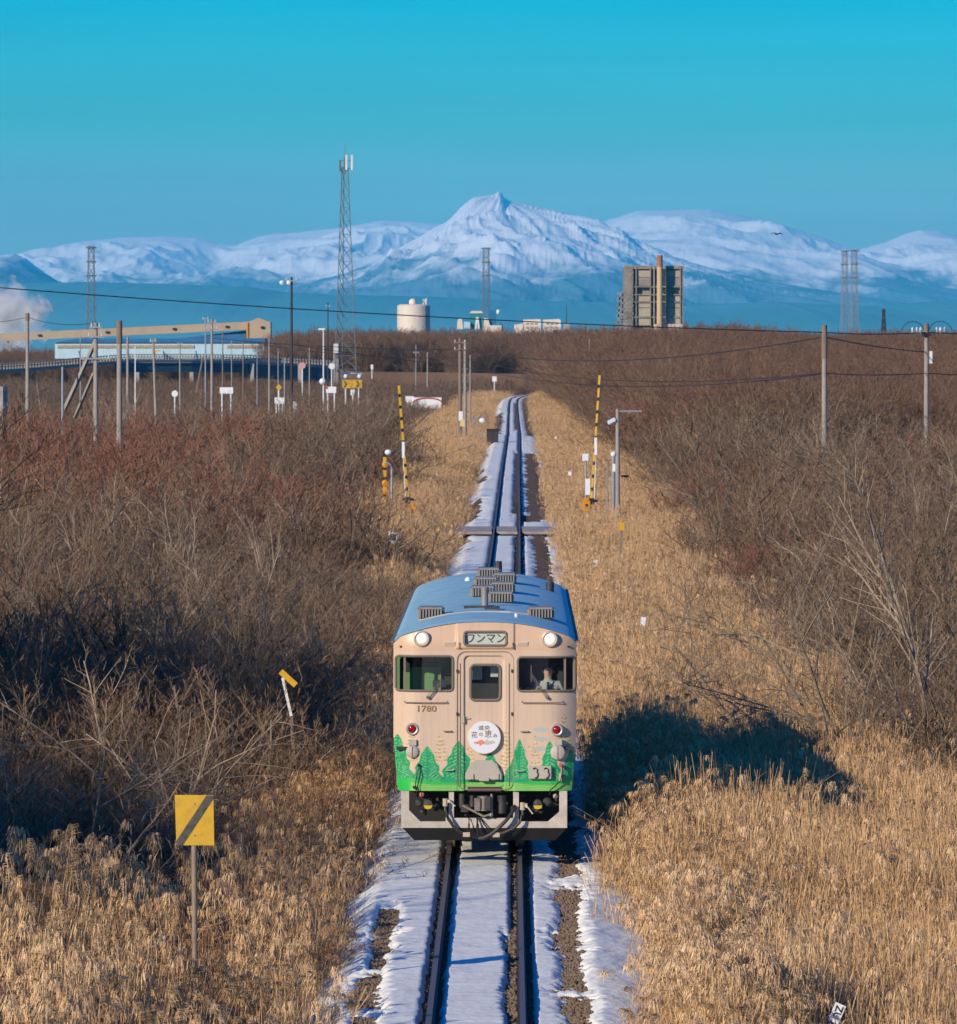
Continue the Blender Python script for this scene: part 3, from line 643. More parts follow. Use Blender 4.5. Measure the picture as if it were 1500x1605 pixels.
# far woodland, from a few hundred metres on the right and 1.2 km on the left to the skyline
wood = Z_()
for d0, d1, dens in ((380, 620, .09), (620, 1000, .06), (1000, 1600, .03), (1600, 2300, .010)):
    x, y = sample(d0, d1, dens); s = x - tx(np.minimum(y, 1400)); a = np.abs(s)
    px = CXP + x / y * FOC
    lim_r = np.interp(y, [380, 500, 700, 1000, 1250], [17, 16, 13, 12, 40])
    ok = np.where(px > 700, (x > lim_r) | (y > 1270), (y > 1290) & (px > 425)) | ((px <= 425) & (y > 1500) & (y < 1700))
    ok &= ~((y > 1130) & (y < 1270) & (px < 1100))
    ok &= ~((px > 560) & (px < 700) & (y < 1290))
    xs, ys, pp = x[ok], y[ok], px[ok]; n = len(xs)
    top = np.interp(pp, [0, 400, 425, 460, 520, 560, 620, 700, 760, 830, 900, 980, 1080, 1150, 1185, 1205, 1300, 1400, 1500], [545, 545, 540, 520, 510, 504, 508, 518, 520, 520, 521, 521, 519, 508, 512, 527, 530, 527, 527])
    ztop = CAM_H - (top + 2 - HZP) * ys / FOC + 1.2
    H = np.minimum(ztop, np.interp(ys, [380, 600, 1000], [6.8, 8.4, 12.5])) * rng.uniform(.78, 1.03, n)
    z = np.full(n, -1.3); sc = np.clip(H / 7.6, .3, 3)
    wood.put(xs, ys, z, np.clip(sc, .8, 2.2) * rng.uniform(1, 1.35, n), sc, rng.integers(0, 5, n))
wood.out('far_woodland', c_wood, 'reddish brown bare woodland stretching to the skyline', 'woodland')

gv = Z_()
for x0, x1, d0, d1, n in ((-25, -17.2, 70, 92, 150), (-19, -13.8, 104, 132, 48)):
    gv.put(rng.uniform(x0, x1, n), rng.uniform(d0, d1, n), np.full(n, -1.3), rng.uniform(1.0, 1.3, n), rng.uniform(1.05, 1.32, n), rng.integers(0, 5, n))
gv.out('grove', c_wood, 'bare grove standing left of the marsh', 'woodland')
# single trees one can point to
def T(seed, px, d, top_py, lab, name='bare_tree', **kw):
    H = CAM_H - (top_py - HZP) * d / FOC + 1.3
    return tree_thing(name, seed, (PX(px, d), d, -1.3), lab, h=H, **kw)
T(5, 1453, 122, 690, 'tall pale bare tree with a forked trunk rising over the reeds at the right edge', bark=M['bark_pale'], kids=(9, 8, 6, 4), start=.42, rad=.09, ang=(.3, .7), ratio=(.55, .5, .5, .5), wob=.07)
T(17, 1390, 117, 790, 'dark spreading bare tree with low crooked limbs next to the tall pale tree', kids=(10, 8, 5, 3), rad=.06, start=.15, ang=(.5, 1.1), ratio=(.7, .5, .5, .5), up=.0, trunks=3, spread=.7)
T(29, 1270, 124, 900, 'low tangled bare tree with arching branches above the shaded reeds', kids=(9, 7, 5, 3), rad=.045, start=.15, ang=(.5, 1.1), ratio=(.7, .55, .5, .5), up=-.02, trunks=4, spread=.9)
T(31, 1062, 560, 535, 'slender sunlit bare tree standing out against the red woodland', bark=M['bark_pale'], twig=M['reed_dull'], kids=(12, 7, 4, 3), rad=.10, rmin=.012, start=.25, ang=(.3, .65))
T(37, 60, 96, 1010, 'pale crooked bare tree reaching over the shaded thicket at the left edge', bark=M['bark_pale'], kids=(8, 7, 5, 3), rad=.05, start=.1, ang=(.5, 1.1), ratio=(.75, .55, .5, .5), up=-.03, trunks=4, spread=1.1)
T(41, 235, 98, 1075, 'low bare tree with long horizontal pale branches behind the yellow square sign', bark=M['bark_pale'], kids=(8, 7, 5, 3), rad=.045, start=.1, ang=(.5, 1.1), ratio=(.8, .55, .5, .5), up=-.06, trunks=4, spread=1.4)
T(43, 130, 135, 860, 'bare tree with fine fanned twigs in the middle of the left thicket', kids=(10, 8, 5, 3), rad=.06, start=.15, ang=(.4, .9), trunks=2, spread=.3)
T(47, 335, 128, 905, 'dark bare tree shading the hollow left of the railcar roof', kids=(11, 8, 5, 3), rad=.07, start=.12, ang=(.4, .9), trunks=3, spread=.5)
T(53, 440, 120, 935, 'dense twiggy bare tree standing behind the tilted yellow marker', kids=(11, 8, 5, 3), rad=.06, start=.1, ang=(.4, .9), trunks=3, spread=.5)
T(59, 40, 150, 780, 'bare tree with orange brown twigs at the left edge of the thicket', twig=M['twig_red'], kids=(11, 8, 5, 3), rad=.06, start=.12, trunks=3, spread=.4)
T(61, 1180, 230, 730, 'rounded grey bare tree between the reeds and the right hand pole', kids=(11, 8, 5, 3), rad=.06, start=.1, trunks=3, spread=.5)
T(67, 1420, 235, 640, 'bushy dark bare tree in front of the far right concrete pole', kids=(12, 8, 5, 3), rad=.08, start=.1, trunks=3, spread=.5)
# dark evergreen by the signs
ev = TW(); r = random.Random(3)
for k in range(900):
    a = r.uniform(0, 6.283); q = 3.4 * math.sqrt(r.random()); hh = 2.3 * (1 - (q / 3.6) ** 2) * (.75 + .5 * r.random()) + .2; zz = hh * r.uniform(.35, 1)
    b = r.uniform(0, 6.283); l = r.uniform(.25, .5)
    ev.ribbon([(q * math.cos(a), q * math.sin(a) * .6, zz), (q * math.cos(a) + math.cos(b) * l, q * math.sin(a) * .6 + math.sin(b) * l, zz + l * .4)], .16, .05, (-math.sin(b), math.cos(b), .3), 0)
e = empty('evergreen_shrub', (PX(585, 640), 640, -1.2), 0, 'low dark evergreen shrub left of the white hut', 'shrub')
link(bpy.data.objects.new('foliage', ev.mesh('foliage', [M['needles']])), e)
mb = MB()
for k in range(5): mb.tube([(0.2 * k - .4, 0, 0), (.5 * k - 1.1, .2, .8), (.9 * k - 1.9, .1, 1.5)], [.07, .05, .02], 5)
mb.build('stem', M['twig'], e)
# ------------------------------------------------------------------ the railcar
M['roof'] = mat('frosted_roof', (0.19, 0.44, 0.50), 0.6, col2=(0.48, 0.66, 0.70), scale=2.2, stretch=(0.7, 4, 1), lo=.38, hi=.70, bump=0.35, bscale=6)  # blue base holds the sky's reflection on a grey roof; paler streaks are frost
M['cream'] = mat('cream_side', (0.74, 0.56, 0.40), 0.45, var=.12, scale=1.5)
M['pilot'] = mat('cream_pilot', (0.60, 0.53, 0.44), 0.6, var=.28, scale=5)
M['gasket'] = mat('window_gasket', (0.19, 0.15, 0.115), 0.7)
M['line'] = mat('panel_gap', (0.28, 0.19, 0.12), 0.8)
M['gear'] = mat('underframe_gear', (0.075, 0.07, 0.062), 0.6, .3, var=.5, scale=9)
M['geardk'] = mat('sooty_steel', (0.012, 0.011, 0.011), 0.7, var=.4, scale=7)
M['gearlt'] = mat('worn_bare_steel', (0.30, 0.25, 0.20), 0.55, .3, var=.4, scale=10)
M['rubber'] = mat('air_hose', (0.028, 0.027, 0.027), 0.55)
M['cock'] = mat('hose_coupling', (0.55, 0.47, 0.33), 0.5, .3)
M['ycap'] = mat('yellow_cap', (0.60, 0.42, 0.02), 0.5)
M['grille'] = mat('ventilator_metal', (0.30, 0.28, 0.25), 0.6, .2, var=.2, scale=8)
M['grdark'] = mat('ventilator_inside', (0.05, 0.048, 0.045), 0.8)
M['cabgreen'] = mat('cab_green', (0.16, 0.27, 0.12), 0.6, var=.15, scale=2)
M['cabdark'] = mat('cab_interior', (0.03, 0.035, 0.035), 0.8)
M['plate'] = mat('grey_fitting', (0.48, 0.43, 0.35), 0.55, var=.12, scale=4)
M['lensred'] = mat('red_tail_lens', (0.30, 0.004, 0.008), 0.12)
M['chrome'] = mat('lamp_ring', (0.62, 0.55, 0.47), 0.35, .5)
M['headlamp'] = mat('lit_headlamp', (0.9, 0.85, 0.75), 0.3, emit=(1.0, 0.85, 0.62), es=0.18)
M['headcore'] = mat('lit_headlamp_core', (0.9, 0.9, 0.8), 0.3, emit=(1.0, 0.93, 0.80), es=3.0)
M['blind'] = mat('destination_blind', (0.52, 0.56, 0.47), 0.5)
M['ink'] = mat('sign_ink', (0.10, 0.10, 0.08), 0.6)
M['brownink'] = mat('brown_lettering', (0.24, 0.15, 0.06), 0.6)
M['markwhite'] = mat('headmark_white', (0.74, 0.75, 0.76), 0.4)
M['markpink'] = mat('headmark_pink', (0.78, 0.24, 0.16), 0.5)
M['markgrey'] = mat('headmark_grey', (0.50, 0.50, 0.42), 0.5)
M['wiper'] = mat('wiper_metal', (0.20, 0.17, 0.13), 0.5, .4)
M['skin'] = mat('skin', (0.52, 0.33, 0.24), 0.6)
M['shirt'] = mat('driver_shirt', (0.42, 0.42, 0.40), 0.8)
M['navy'] = mat('navy_uniform', (0.02, 0.025, 0.045), 0.8)
def glass_mat():
    m = bpy.data.materials.new('window_glass'); m.use_nodes = True; N, L = m.node_tree.nodes, m.node_tree.links; N.clear()
    o = N.new('ShaderNodeOutputMaterial'); t = N.new('ShaderNodeBsdfTransparent'); g = N.new('ShaderNodeBsdfGlossy'); mx = N.new('ShaderNodeMixShader'); f = N.new('ShaderNodeLayerWeight'); pw_ = N.new('ShaderNodeMath'); pw_.operation = 'POWER'; pw_.inputs[1].default_value = 3.0; ad_ = N.new('ShaderNodeMath'); ad_.inputs[1].default_value = .05
    t.inputs[0].default_value = (.90, .95, .92, 1); g.inputs['Roughness'].default_value = .04; f.inputs[0].default_value = .5
    L.new(f.outputs['Facing'], pw_.inputs[0]); L.new(pw_.outputs[0], ad_.inputs[0]); L.new(ad_.outputs[0], mx.inputs[0]); L.new(t.outputs[0], mx.inputs[1]); L.new(g.outputs[0], mx.inputs[2]); L.new(mx.outputs[0], o.inputs[0]); return m
M['glass'] = glass_mat()

def f_y(x, z): # how far the cab front bends back at the corners and the brow
    a = np.clip(np.abs(x) - 1.0, 0, 1); b = np.clip(z - 3.36, 0, 1)
    return 1.05 * a * a + .9 * b * b
def arch(x): return 3.745 - .27 * (np.abs(x) / 1.45) ** 2.3
def rr(x, z, x0, x1, z0, z1, r):
    dx = np.abs(x - (x0 + x1) / 2) - (x1 - x0) / 2 + r; dz = np.abs(z - (z0 + z1) / 2) - (z1 - z0) / 2 + r
    return np.hypot(np.maximum(dx, 0), np.maximum(dz, 0)) + np.minimum(np.maximum(dx, dz), 0) - r
WL, WR, WD = (-1.415, -.505, 2.665, 3.215, .06), (.525, 1.43, 2.66, 3.20, .06), (-.225, .245, 2.515, 3.075, .07)
DOUT, DIN = (-.435, .46, .9, 3.285, .14), (-.325, .305, 1.0, 3.215, .07)
SGN = (-.325, .345, 3.385, 3.60, .05)
def phi(x, z):
    w = np.where(z > 1.95, 1.45, 1.45 - .075 * ((1.95 - z) / .87) ** 1.2)
    o = np.maximum(np.maximum(np.abs(x) - w, z - arch(x)), 1.08 - z)
    o = np.maximum(o, (np.abs(x) + z - (1.45 + 3.475 - .06)) * .7)
    for q in (WL, WR, WD, SGN): o = np.maximum(o, -rr(x, z, *q))
    o = np.maximum(o, -rr(x, z, -.27, .27, 1.0, 1.135, .01))       # notch above the coupler
    return o
def recess(x, z):
    sm = lambda d: np.clip(.5 - d / .014, 0, 1)
    y = .012 * sm(rr(x, z, *DOUT)) + .035 * sm(rr(x, z, *DIN))
    hood = np.maximum(np.abs(x - .01) - .46, 3.335 - z)
    return y - .035 * np.clip(.5 - hood / .03, 0, 1)

def livery(x, z):
    """the painted woodland on the front, as flat colour"""
    n = x.size; C = np.tile(np.array([.68, .505, .36]), (n, 1))
    def put(mask, c, a=1.0): C[mask] = C[mask] * (1 - a) + np.array(c) * a
    dirt = fbm(x * 2.2 + 4, z * 2.2, 5, 4); C *= (1 - .10 * dirt - .10 * np.clip(fbm(x * 26, z * 1.3, 9, 3) - .5, 0, 1) * 2)[:, None]; grime = np.clip((1.45 - z) / .5, 0, 1) * fbm(x * 6, z * 6, 19, 4)
    top = z > 3.3; C[top] *= np.array([1.02, .93, .84])
    brown = (.46, .33, .16)
    for cx, t, b, hw in ((-.70, 1.985, 1.55, .125), (.35, 2.05, 1.44, .13), (1.264, 2.29, 1.72, .15), (-1.14, 2.05, 1.55, .17), (-.215, 1.76, 1.52, .06), (.80, 1.95, 1.45, .09)):
        k = np.clip((t - z) / (t - b), 0, 1); row = np.floor((t - z) / .062); ph = (t - z) / .062 - row
        inside = (z < t) & (z > b) & (np.abs(x - cx) < hw * (.2 + .8 * k) * (.75 + .35 * ph))
        put(inside, (.72, .60, .34), .45)
        st = (((ph + 3.5 * np.abs(x - cx) + .5 * fbm(x * 15, z * 15, 88, 3)) % 1.0) < .5) & (fbm(x * 40, z * 24, 89, 2) > .38)
        put(inside & st, brown, .95)
    for cx, cz, rx, rz in ((.89, 2.05, .12, .036), (.905, 1.90, .12, .034), (.89, 1.745, .115, .036)):
        put(((x - cx) / rx) ** 2 + ((z - cz) / rz) ** 2 < 1, (.44, .47, .42))
        e = ((x - cx) / rx) ** 2 + ((z - cz) / rz) ** 2; put((e < 1.25) & (e > 1) & (z < cz), (.50, .43, .22), .7)
    G, GL = (.018, .33, .115), (.19, .56, .25)
    gr = np.zeros(n, bool)
    trees = ((-1.385, 1.975, .27), (-.91, 1.79, .26), (-.415, 1.87, .30), (-.10, 1.50, .2), (.09, 1.685, .24), (.42, 1.50, .16), (.553, 1.90, .19), (.80, 1.42, .2), (1.03, 1.87, .20), (1.37, 1.76, .17))
    for i, (cx, t, hw) in enumerate(trees):
        k = np.clip((t - z) / (t - 1.22), 0, 1); w = hw * (k ** .72) * (1 + .10 * np.sin(z * 34 + i * 2))
        ins = (z < t) & (np.abs(x - cx) < w); gr |= ins
        C[ins] = np.array(G) * (1 + .25 * (fbm(x[ins] * 7, z[ins] * 7, i + 3, 2) - .5))[:, None]
        row = np.floor((t - z) / .055); ph = (t - z) / .055 - row
        core = (z < t - .045) & (np.abs(x - cx) < w * .80) & (z > 1.25)
        nn = fbm(x * 11 + i * 3, z * 11, 40 + i, 3); br = (t - z + (.62 if i % 2 else -.5) * np.abs(x - cx) + .05 * (nn - .5)) / (.040 + .008 * (i % 3)); st = ((br - np.floor(br)) < .46) & (fbm(x * 34 + i, z * 20, 60 + i, 2) > .40) & (np.abs(x - cx) > .008)
        put(core & st, GL, .7 if i % 2 else .8)
        put(core & ~st & (nn > .60), (.012, .24, .10), .6)
    low = z < 1.26 + .02 * np.sin(x * 9) + .012 * np.sin(x * 31); put(low, (.05, .48, .09)); put(low & (z < 1.2 + .03 * np.sin(x * 4 + 1)), (.22, .56, .12))
    put(low & (np.abs(x + 1.3) < .12), (.02, .52, .08)); put(low & (np.abs(x) < .7) & (z > 1.215), (.02, .36, .15))
    for cx, cz in ((-1.30, 1.83), (-.70, 1.60), (-.27, 1.74), (.70, 1.78), (.33, 1.40), (1.10, 1.62)):
        put((x - cx) ** 2 + ((z - cz) * 1.4) ** 2 < .00022, (.75, .10, .05))
    C *= (1 - .30 * grime)[:, None]
    return C

h = .0105; gxs = np.arange(-1.4595, 1.4596, h); gzs = np.arange(1.075, 3.76, h)
FX, FZ = np.meshgrid(gxs, gzs); cxm, czm = (FX[:-1, :-1] + h / 2), (FZ[:-1, :-1] + h / 2)
keepq = phi(cxm, czm) < 0
idx = np.arange(FX.size).reshape(FX.shape); q = np.stack([idx[:-1, :-1], idx[:-1, 1:], idx[1:, 1:], idx[1:, :-1]], -1)
used = np.zeros(FX.size, bool); used[q[keepq].ravel()] = True; edgev = np.zeros(FX.size, bool)
kp = np.pad(keepq, 1); cnt = kp[:-1, :-1].astype(int) + kp[1:, :-1] + kp[:-1, 1:] + kp[1:, 1:]
edgev = (cnt > 0) & (cnt < 4)
vx, vz = FX.copy(), FZ.copy()
for _ in range(2):
    p0 = phi(vx, vz); gx_ = (phi(vx + .002, vz) - phi(vx - .002, vz)) / .004; gz_ = (phi(vx, vz + .002) - phi(vx, vz - .002)) / .004
    g2 = np.maximum(gx_ ** 2 + gz_ ** 2, .2); stp = np.clip(p0, -h, h) / g2
    vx = np.where(edgev, vx - gx_ * stp, vx); vz = np.where(edgev, vz - gz_ * stp, vz)
m_front = bpy.data.materials.new('painted_front'); m_front.use_nodes = True
nt = m_front.node_tree; ca = nt.nodes.new('ShaderNodeVertexColor'); ca.layer_name = 'livery'
nt.links.new(ca.outputs[0], nt.nodes['Principled BSDF'].inputs['Base Color']); nt.nodes['Principled BSDF'].inputs['Roughness'].default_value = .38
tn = nt.nodes.new('ShaderNodeTexNoise'); tn.inputs['Scale'].default_value = 3.5; bp = nt.nodes.new('ShaderNodeBump'); bp.inputs['Strength'].default_value = .25; bp.inputs['Distance'].default_value = .01
tc = nt.nodes.new('ShaderNodeTexCoord'); nt.links.new(tc.outputs['Object'], tn.inputs['Vector']); nt.links.new(tn.outputs[0], bp.inputs['Height']); nt.links.new(bp.outputs[0], nt.nodes['Principled BSDF'].inputs['Normal'])
new = -np.ones(FX.size, int); new[used] = np.arange(used.sum()); ux, uz = vx.ravel()[used], vz.ravel()[used]
uy = f_y(ux, uz) + recess(ux, uz)
me = bpy.data.meshes.new('cab_front'); qf = new[q[keepq]]
me.vertices.add(len(ux)); me.vertices.foreach_set('co', np.stack([ux, uy, uz], 1).astype(np.float32).ravel())
me.loops.add(qf.size); me.loops.foreach_set('vertex_index', qf.astype(np.int32).ravel())
me.polygons.add(len(qf)); me.polygons.foreach_set('loop_start', np.arange(0, qf.size, 4, dtype=np.int32)); me.update(calc_edges=True)
me.polygons.foreach_set('use_smooth', np.ones(len(qf), bool)); me.materials.append(m_front)
att = me.color_attributes.new('livery', 'FLOAT_COLOR', 'POINT'); lc = livery(ux, uz); att.data.foreach_set('color', np.concatenate([lc, np.ones((len(lc), 1))], 1).astype(np.float32).ravel())
TD = 95.0
car = empty('railcar', (float(tx(TD)) + .012, TD, 0), -math.atan(float(tx(TD + 20) - tx(TD)) / 20), 'single diesel railcar in cream with a painted green woodland on its front', 'railcar')
link(bpy.data.objects.new('cab_front', me), car)
def fy(x, z, off=0.0): return float(f_y(np.array(x), np.array(z)) + recess(np.array(x), np.array(z))) + off
def rpath(x0, x1, z0, z1, r, off=-.004, n=5, base=None):
    pts = []
    for cx, cz, a0 in ((x1 - r, z1 - r, 0), (x0 + r, z1 - r, 90), (x0 + r, z0 + r, 180), (x1 - r, z0 + r, 270)):
        for k in range(n + 1):
            a = R(a0 + 90 * k / n); pts.append((cx + r * math.cos(a), cz + r * math.sin(a)))
    out = []
    for i, (a, b) in enumerate(zip(pts, pts[1:] + pts[:1])):
        m = max(1, int(math.hypot(b[0] - a[0], b[1] - a[1]) / .08))
        out += [(a[0] + (b[0] - a[0]) * k / m, a[1] + (b[1] - a[1]) * k / m) for k in range(m)]
    out.append(out[0])
    return [(x, (fy(x, z) if base is None else float(f_y(np.array(x), np.array(z))) + base) + off, z) for x, z in out]
def gasket(q, r, name='gasket', parent=None, m='gasket', base=None, off=-.004): return MB().tube(rpath(*q, base=base, off=off), r, 6).build(name, M[m], parent or car, smooth=True)
def pane(q, back, parent):
    xs = np.linspace(q[0] - .01, q[1] + .01, 14); z0, z1 = q[2] - .01, q[3] + .01; mb = MB()
    vs = [(x, float(f_y(np.array(x), np.array(z))) + back, z) for x in xs for z in (z0, z1)]
    mb.add(vs, [(2 * i, 2 * i + 2, 2 * i + 3, 2 * i + 1) for i in range(13)]); return mb.build('pane', M['glass'], parent)
for q in (WL, WR):
    gk = gasket(q, .020, 'cab_window'); pane(q, .02, gk)
    sx = -1 if q is WL else 1; x = sx * 1.27
    MB().box((x, fy(x, 2.94, .02), 2.94), (.035, .03, .54)).build('mullion', M['gasket'], gk)
MB().tube(rpath(*DOUT[:2], 1.10, *DOUT[3:], base=.008), .007, 5).build('door_surround', M['line'], car)
door = MB().tube(rpath(DIN[0], DIN[1], 1.14, DIN[3], DIN[4], base=.045), .007, 5).build('door', M['line'], car)
gk = gasket(WD, .024, 'door_window', door, base=.047); 
mb = MB(); mb.add([(-.235, .075, 2.505), (.255, .075, 2.505), (.255, .075, 3.085), (-.235, .075, 3.085)], [(0, 1, 2, 3)]); mb.build('pane', M['glass'], gk)
mb = MB(); mb.box((-.345, fy(-.345, 2.2, -.012), 2.21), (.05, .03, .12)); mb.box((-.30, .03, 2.225), (.14, .02, .02)); mb.build('door_handle', M['cock'], door, bevel=.006)
for x in (-.44, .43):
    for z in (2.98, 2.30): MB().box((x, fy(x, z, -.012), z), (.025, .03, .05)).build('door_hinge', M['gear'], car)
for x in (-.39, .385): MB().cyl((x, .004, 1.16), (x, .004, 3.1), .0055, n=5).build('panel_seam', M['line'], car)

# destination sign, with its word
def text_ob(body, size, loc, m, parent, name='lettering', rot=(R(90), 0, 0), sx=1.0, bold=0.0, ext=.002, align='CENTER'):
    c = bpy.data.curves.new(name, 'FONT'); c.body = body; c.size = size; c.align_x = align; c.align_y = 'CENTER'; c.extrude = ext; c.offset = bold; c.resolution_u = 3
    t = bpy.data.objects.new(name + '_src', c); COL.objects.link(t); bpy.context.view_layer.update()
    me_ = bpy.data.meshes.new_from_object(t.evaluated_get(bpy.context.evaluated_depsgraph_get())); bpy.data.objects.remove(t)
    me_.materials.clear(); me_.materials.append(M[m]); o = link(bpy.data.objects.new(name, me_), parent); o.location = loc; o.rotation_euler = rot; o.scale = (sx, 1, 1); return o
sg = gasket(SGN, .022, 'destination_sign', base=-.03)
ys = float(f_y(np.array(0), np.array(3.49)))
MB().box((.01, ys + .02, 3.4925), (.70, .012, .24)).build('blind', M['blind'], sg)
text_ob('ワンマン', .172, (.012, ys + .006, 3.488), 'ink', sg, sx=.93, bold=.0012)
text_ob('1780', .135, (-.925, -.004, 2.375), 'brownink', car, name='car_number', sx=1.22, bold=.002)

# lamps
for x, z in ((-1.0, 3.495), (1.03, 3.485)):
    y = fy(x, z)
    hl = MB().lathe([(.125, .06), (.128, -.045), (.112, -.055), (.100, -.03), (.085, .0)], (x, y, z), n=24).build('headlight', M['chrome'], car, smooth=True)
    MB().lathe([(.096, -.005), (.08, -.034), (.045, -.043), (.0, -.046)], (x, y, z), n=20).build('lens', M['headlamp'], hl, smooth=True)
    mb = MB(); mb.sphere((x, y - .052, z + .026), .027, 10, 6, (1, .4, 1)); mb.sphere((x, y - .052, z - .028), .024, 10, 6, (1, .4, 1)); mb.build('bulb', M['headcore'], hl, smooth=True)
for x, z in ((-1.148, 2.062), (1.142, 2.048)):
    y = fy(x, z)
    tl = MB().lathe([(.105, .03), (.10, -.035), (.085, -.05), (.066, -.045), (.062, -.01)], (x, y, z), n=24).build('tail_lamp', M['chrome'], car, smooth=True)
    MB().sphere((x, y - .035, z), .06, 16, 8, (1, .5, 1)).build('lens', M['lensred'], tl, smooth=True)
# vents beside the sign, lips, rails, small steps
for x in (-.56, .595):
    v = MB().box((x, fy(x, 3.41, -.006), 3.41), (.18, .014, .07)).build('air_intake', M['cream'], car)
    mb = MB()
    for k in range(5): mb.box((x - .066 + .033 * k, fy(x, 3.41, -.017), 3.41), (.02, .006, .045))
    mb.build('louvre', M['plate'], v)
for x0, x1 in ((-1.27, -.60), (.59, 1.23)):
    z = 2.482; mb = MB().tube([(x0, fy(x0, z, .0), z + .02), (x0, fy(x0, z, -.04), z), *[(x, fy(x, z, -.045), z) for x in np.linspace(x0 + .02, x1 - .02, 6)], (x1, fy(x1, z, -.04), z), (x1, fy(x1, z, .0), z + .02)], .008, 5)
    mb.build('grab_rail', M['line'], car)
for x, z in ((-.60, 2.035), (.62, 2.03), (-.56, 1.41), (.555, 1.40)):
    MB().box((x, fy(x, z, -.03), z), (.13, .06, .014)).build('foot_lip', M['plate'], car)
for x in (-.40, .445): MB().tube([(x, .0, 3.44), (x - .0, -.05, 3.42), (x, -.05, 3.34), (x, .0, 3.33)], .008, 5).build('bracket', M['gasket'], car)
MB().cyl((.46, .03, 3.4), (.475, .12, 3.73), .006, n=5).build('cable', M['gasket'], car)
# wipers
for pts in (([-.905, 2.565], [-.70, 2.80]), ([.735, 2.93], [.985, 2.56])):
    (x0, z0), (x1, z1) = pts; piv = (x0, z0) if z0 < z1 else (x1, z1); tip = (x1, z1) if z0 < z1 else (x0, z0)
    w = MB().cyl((piv[0], fy(*piv), piv[1]), (piv[0], fy(*piv, -.06), piv[1]), .024, n=8).build('wiper', M['wiper'], car)
    d = Vector((tip[0] - piv[0], 0, tip[1] - piv[1])).normalized(); nrm = Vector((-d.z, 0, d.x)) * .014
    mb = MB(); P_ = lambda p, s: Vector((p[0], fy(*p, -.05), p[1])) + nrm * s
    mb.bar(P_(piv, 1), P_(tip, 1), .010); mb.bar(P_(piv, -1), P_(tip, -1), .010); mb.build('arm', M['wiper'], w)
    t = Vector((tip[0], fy(*tip, -.04), tip[1])); MB().bar(t - Vector((.0, 0, .12)), t + Vector((0, 0, .14)), .010, .02).build('blade', M['gasket'], w)
# round jumper covers, gangway plate, number box, headmark
for x, z, r_ in ((-1.15, 1.70, .10), (1.155, 1.69, .115)):
    c = MB().lathe([(r_, .02), (r_, -.05), (r_ - .02, -.066), (.0, -.07)], (x, fy(x, z), z), n=24).build('jumper_cover', M['plate'], car, smooth=True)
    MB().box((x + .01, fy(x, z, -.03), z + r_ + .045), (.13, .07, .10)).build('hinge_box', M['plate'], c, bevel=.01)
    MB().box((x, fy(x, z, -.074), z), (.008, .008, r_ * 1.8)).build('rib', M['gasket'], c)
poly = [(-.31, 1.255), (.275, 1.255), (.275, 1.33), (.20, 1.50), (.12, 1.565), (-.15, 1.565), (-.24, 1.49), (-.31, 1.34)]
gp = MB().prism(poly, -.045, .04).build('gangway_plate', M['plate'], car, bevel=.012)
mb = MB()
for x in (-.21, .19):
    MB().box((x, -.055, 1.31), (.075, .03, .09)).build('bracket', M['plate'], gp, bevel=.006)
MB().box((-.01, -.055, 1.265), (.16, .05, .05)).build('bracket', M['plate'], gp, bevel=.006)
nb = MB().box((.875, fy(.87, 1.38, -.03), 1.375), (.365, .10, .205)).build('socket_box', M['plate'], car, bevel=.01)
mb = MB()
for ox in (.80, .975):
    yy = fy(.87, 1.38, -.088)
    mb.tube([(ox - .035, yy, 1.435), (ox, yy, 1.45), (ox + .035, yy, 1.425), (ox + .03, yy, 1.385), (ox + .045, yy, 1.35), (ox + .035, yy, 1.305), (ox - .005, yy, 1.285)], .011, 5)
mb.build('socket_hook', M['geardk'], nb)  # black tubes shaped like the hooked shadows on the box face
hm = MB().lathe([(.262, .02), (.262, -.02), (.255, -.032), (.0, -.034)], (-.01, 0, 1.93), n=48).build('headmark', M['markwhite'], car, smooth=False)
MB().tube([(-.01 + .258 * math.cos(a), -.024, 1.93 + .258 * math.sin(a)) for a in np.linspace(0, 2 * math.pi, 49)], .008, 5).build('rim', M['cream'], hm)
text_ob('道央', .082, (-.012, -.037, 2.075), 'brownink', hm, sx=1.15)
for ch, x, z, s_ in (('花', -.165, 1.965, .105), ('の', -.06, 1.975, .075), ('恵', .055, 1.975, .125), ('み', .165, 1.955, .075)): text_ob(ch, s_, (x, -.037, z), 'brownink', hm)
mb = MB().prism([(-.17, 1.855), (-.11, 1.865), (-.06, 1.895), (-.02, 1.88), (.0, 1.855), (-.01, 1.825), (-.05, 1.82), (-.075, 1.79), (-.09, 1.825), (-.14, 1.825), (-.15, 1.84), (-.175, 1.83)], -.0375, -.034); mb.build('pink_emblem', M['markpink'], hm)
mb = MB().prism([(.0, 1.86), (.03, 1.905), (.06, 1.875), (.13, 1.88), (.17, 1.855), (.12, 1.83), (.05, 1.815), (.0, 1.82)], -.0378, -.034); mb.build('grey_emblem', M['markgrey'], hm)
